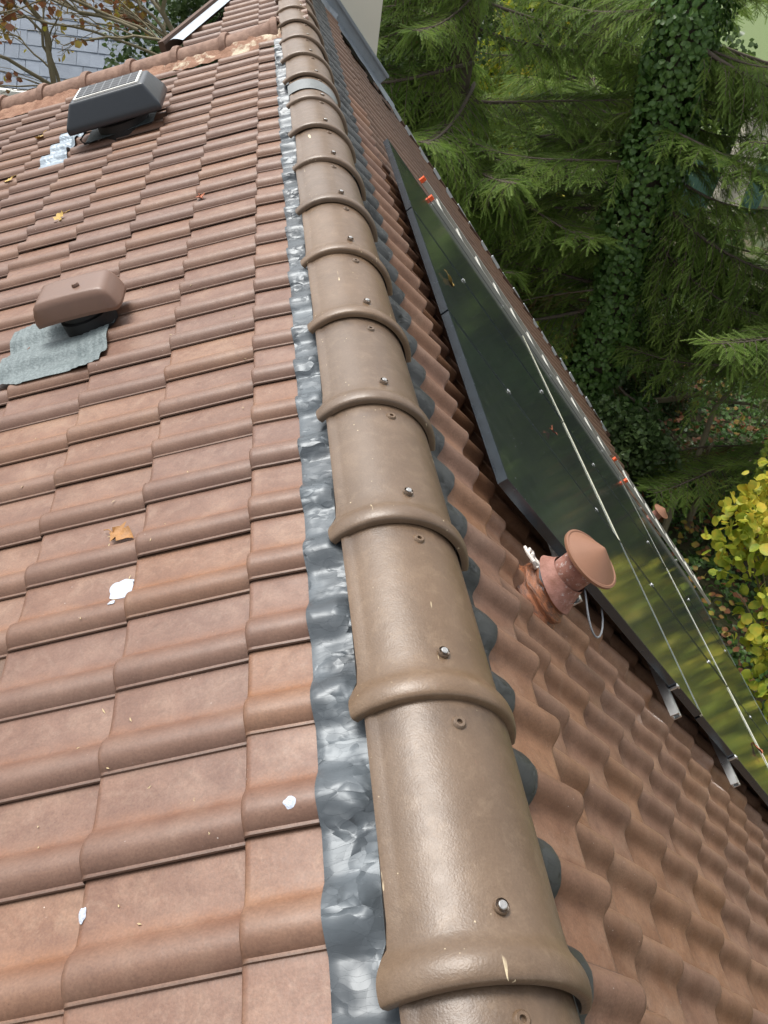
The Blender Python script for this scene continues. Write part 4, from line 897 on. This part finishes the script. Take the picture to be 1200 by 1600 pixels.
# ---- yellow tree at the right edge, below the eave
yt = empty('yellow_tree', (6.2, 5.6, GZ)); tag(yt, 'small tree with large bright yellow leaves below the eave', 'tree')
lb = [(np.array(c), np.array(r)) for c, r in (((5.45, 6.45, -4.6), (.5, .55, .75)), ((5.9, 6.9, -4.3), (.5, .5, .6)), ((5.75, 5.55, -5.2), (.6, .7, .75)), ((5.9, 5.0, -5.6), (.7, .8, .7)), ((6.4, 6.4, -4.9), (.7, .8, .9)), ((6.7, 5.5, -4.7), (.8, .9, .9)), ((6.3, 4.4, -5.3), (.9, .9, .9)), ((5.7, 4.2, -5.9), (.7, .9, .7)))]
lb = [(c + np.array((.08, 0, 0)), r * .96) for c, r in lb]; p, d = blob_points(3500, lb, .08); v, f = leaf_round(p, .125, .5); soup('foliage', v, f, 'yellow_leaf', yt)
b = MB(); b.tube(wiggle((6.2, 5.6, GZ), (6.1, 5.6, -5.6), 6, .06, 3), [.06, .055, .05, .045, .04, .035, .03], 8)
for i, (c, r) in enumerate(lb):
    for q in range(4): b.tube(wiggle((6.1, 5.6, -5.9), c + rng.normal(size=3) * r * .6, 6, .1, i * 7 + q), [.02, .018, .015, .012, .009, .006, .004], 5)
o = b.build('branches', 'bark_pale', yt); o.matrix_basis = Matrix.Translation(-Vector(yt.location))
bush('lime_shrub', 'fresh lime green shrub above the yellow tree at the right edge', 'shrub', (7.3, 8.2, GZ), (7.1, 8.0, -5.2), (.7, .7, 1.0), 1700, .075, 'limegreen_leaf', None, 9, .4)

# ---- pale trunk, fence and far house glimpsed through the trees
b = MB(); b.tube([(10.2, 17.6, GZ), (10.4, 17.8, GZ + 4), (10.9, 18.2, GZ + 9), (11.2, 18.4, GZ + 14)], [.36, .31, .27, .2], 14); r_ = empty('pale_tree', (10.2, 17.6, GZ)); tag(r_, 'thick pale trunked tree at the upper right edge', 'tree'); o = b.build('trunk', 'birch', r_); o.matrix_basis = Matrix.Translation(-Vector(r_.location))
lbp = lobes_in((10.9, 18.4, GZ + 10.5), (2.4, 2.4, 2.4), 12); p, d = blob_points(3500, lbp); v, f = leaf_mesh(p, .13); soup('crown', v, f, 'yellowgreen_leaf', r_)
fr = empty('garden_fence', (12.0, 24.0, GZ)); tag(fr, 'green slatted garden fence far off between the trunks', 'fence')
for i in range(26):
    b = MB(); b.box((i * .16, i * .05, .85), (.11, .025, 1.7)); b.build('slat', 'green_paint', fr, False)
for z in (.4, 1.4): b = MB(); b.box((2.0, .65, z), (4.3, .05, .08), Matrix.Rotation(math.atan2(.05, .16), 3, 'Z')); b.build('rail', 'green_paint', fr, False)
fh = empty('far_house', (6.0, 44.0, GZ)); tag(fh, 'pale house wall showing as bright specks behind the chimney trees', 'house')
b = MB(); b.box((0, 0, 3.2), (12, 8, 6.4)); b.build('wall', 'cream_wall', fh, False)
b = MB(); b.add([(-6.4, -4.5, 6.3), (6.4, -4.5, 6.3), (6.4, 4.5, 6.3), (-6.4, 4.5, 6.3), (-6.4, 0, 9.6), (6.4, 0, 9.6)], [(0, 1, 5, 4), (2, 3, 4, 5), (0, 4, 3), (1, 2, 5), (3, 2, 1, 0)]); b.build('roof', 'slate', fh, False)
for x in (-3.5, 0, 3.5): b = MB(); b.box((x, -4.03, 3.4), (1.1, .1, 1.5)); b.build('window', 'black_plastic', fh, False)

# ---- neighbour's slate roof at the upper left
nh = empty('slate_house', (-5.5, 20.0, GZ)); tag(nh, "neighbouring house with a grey slate roof and white gutter, top left", 'house')
ey, ez, pt = 19.6, -4.25, R_(44)
def NP(x, d, h=0.0): return Vector((x, ey + d * math.cos(pt) - h * math.sin(pt), ez + d * math.sin(pt) + h * math.cos(pt)))
def nchild(o): o.parent = nh; o.matrix_basis = Matrix.Translation(-Vector(nh.location)) @ o.matrix_basis; return o
b = MB(); b.add([NP(-14, -.1, -.03), NP(1.5, -.1, -.03), NP(1.5, 8, -.03), NP(-14, 8, -.03), NP(-14, -.1, -.25), NP(1.5, -.1, -.25), NP(1.5, 8, -.25), NP(-14, 8, -.25)], [(0, 1, 2, 3), (7, 6, 5, 4), (0, 4, 5, 1), (1, 5, 6, 2), (2, 6, 7, 3), (3, 7, 4, 0)])
rf = nchild(b.build('roof', 'slate', None, False))
sb = MB(); sb.box((.145, .21, 0), (.284, .44, .012)); slate_me = sb.data('slate', ['slate'], False)
for r in range(9):
    for c in range(26):
        x = -7.6 + c * .29 + (.145 if r % 2 else 0); p = NP(x, -.06 + r * .33, .012)
        o = bpy.data.objects.new('slate', slate_me); C.objects.link(o); o.parent = rf
        mw = Matrix.Translation(p + Vector((random.gauss(0, .004), 0, 0))) @ Matrix.Rotation(pt - R_(2.2) + random.gauss(0, .006), 4, 'X')
        o.matrix_basis = rf.matrix_basis.inverted() @ Matrix.Translation(-Vector(nh.location)) @ mw
b = MB(); b.box((-5.0, ey - .12, ez - .16), (14, .22, .2)); nchild(b.build('gutter', 'white_paint', None, False))
b = MB(); b.box((-4.2, ey + 3.0, (ez + GZ) / 2 - .2), (10.5, 5.6, ez - GZ - .2)); nchild(b.build('wall', 'white_wall', None, False))
b = MB(); b.box((-6.6, ey - .2, ez - 1.2), (1.5, 1.4, 2.0)); nchild(b.build('dormer', 'cream_wall', None, False))
b = MB(); b.box((-5.5, ey + .15, ez - .9), (.5, .1, .5)); nchild(b.build('window', 'black_plastic', None, False))

# ---- nearly bare tree with rusty leaves in front of the slate roof
bt = empty('bare_tree', (-1.3, 13.2, GZ)); tag(bt, 'nearly bare autumn tree with rusty and yellow leaves before the slate roof', 'tree')
b = MB(); LP = []
def grow(p, d, L, r, depth, seed):
    e = p + d * L; pts = wiggle(p, e, 6, .16, seed, -.03 if depth else 0); b.tube(pts, [r * (1 - .07 * i) for i in range(7)], 7 if depth < 2 else 4, 0, False)
    if depth >= 4:
        for q in pts[2:]: LP.append(tuple(q + Vector((random.gauss(0, .05), random.gauss(0, .05), -abs(random.gauss(0, .06))))))
        return
    for k in range(4 if depth else 3):
        rs = random.Random(seed * 13 + k * 7 + depth); q = pts[rs.randrange(2, 7)]
        nd = (d + Vector((rs.uniform(-.9, .75), rs.uniform(-.9, .8), rs.uniform(-.55, .55)))).normalized(); grow(q, nd, L * rs.uniform(.5, .8), r * .52, depth + 1, seed * 3 + k + 1)
for i, (dx, dy, tx, ty) in enumerate([(0, 0, -.35, -.05), (.35, .2, -.1, .05), (.7, -.1, .12, 0), (-.3, .3, -.6, -.1), (1.0, .4, .3, .1)]):
    d = Vector((tx, ty, 1)).normalized(); base = Vector((-1.3 + dx, 13.2 + dy, GZ)); up_ = base + d * 4.2; b.tube(wiggle(base, up_, 6, .05, i), [.09, .085, .08, .075, .07, .065, .06], 8); grow(up_, d, 2.0, .055, 0, i + 3)
for i in range(7):
    rs = random.Random(i + 90); p = Vector((-1.6 + rs.uniform(-.5, .5), 13.2 + rs.uniform(-.6, .3), rs.uniform(-2.6, -.9))); grow(p, Vector((-1, rs.uniform(-.4, .3), rs.uniform(-.1, .3))).normalized(), rs.uniform(1.2, 1.9), .022, 2, i * 5 + 40)
o = b.build('branches', 'bark_pale', bt, True, None); o.matrix_basis = Matrix.Translation(-Vector(bt.location))
LP = np.array(LP); LP = LP[rng.random(len(LP)) < .6]; v, f = leaf_mesh(LP, .10, .2); soup('leaves', v, f, 'autumn_leaf', bt)
bush('holly_tree', 'dense dark evergreen behind the bare tree left of the ridge end', 'tree', (-1.6, 16.6, GZ), (-1.5, 16.6, GZ + 4.6), (1.5, 1.1, 4.2), 8000, .11, 'laurel_leaf', None, 22, .35)
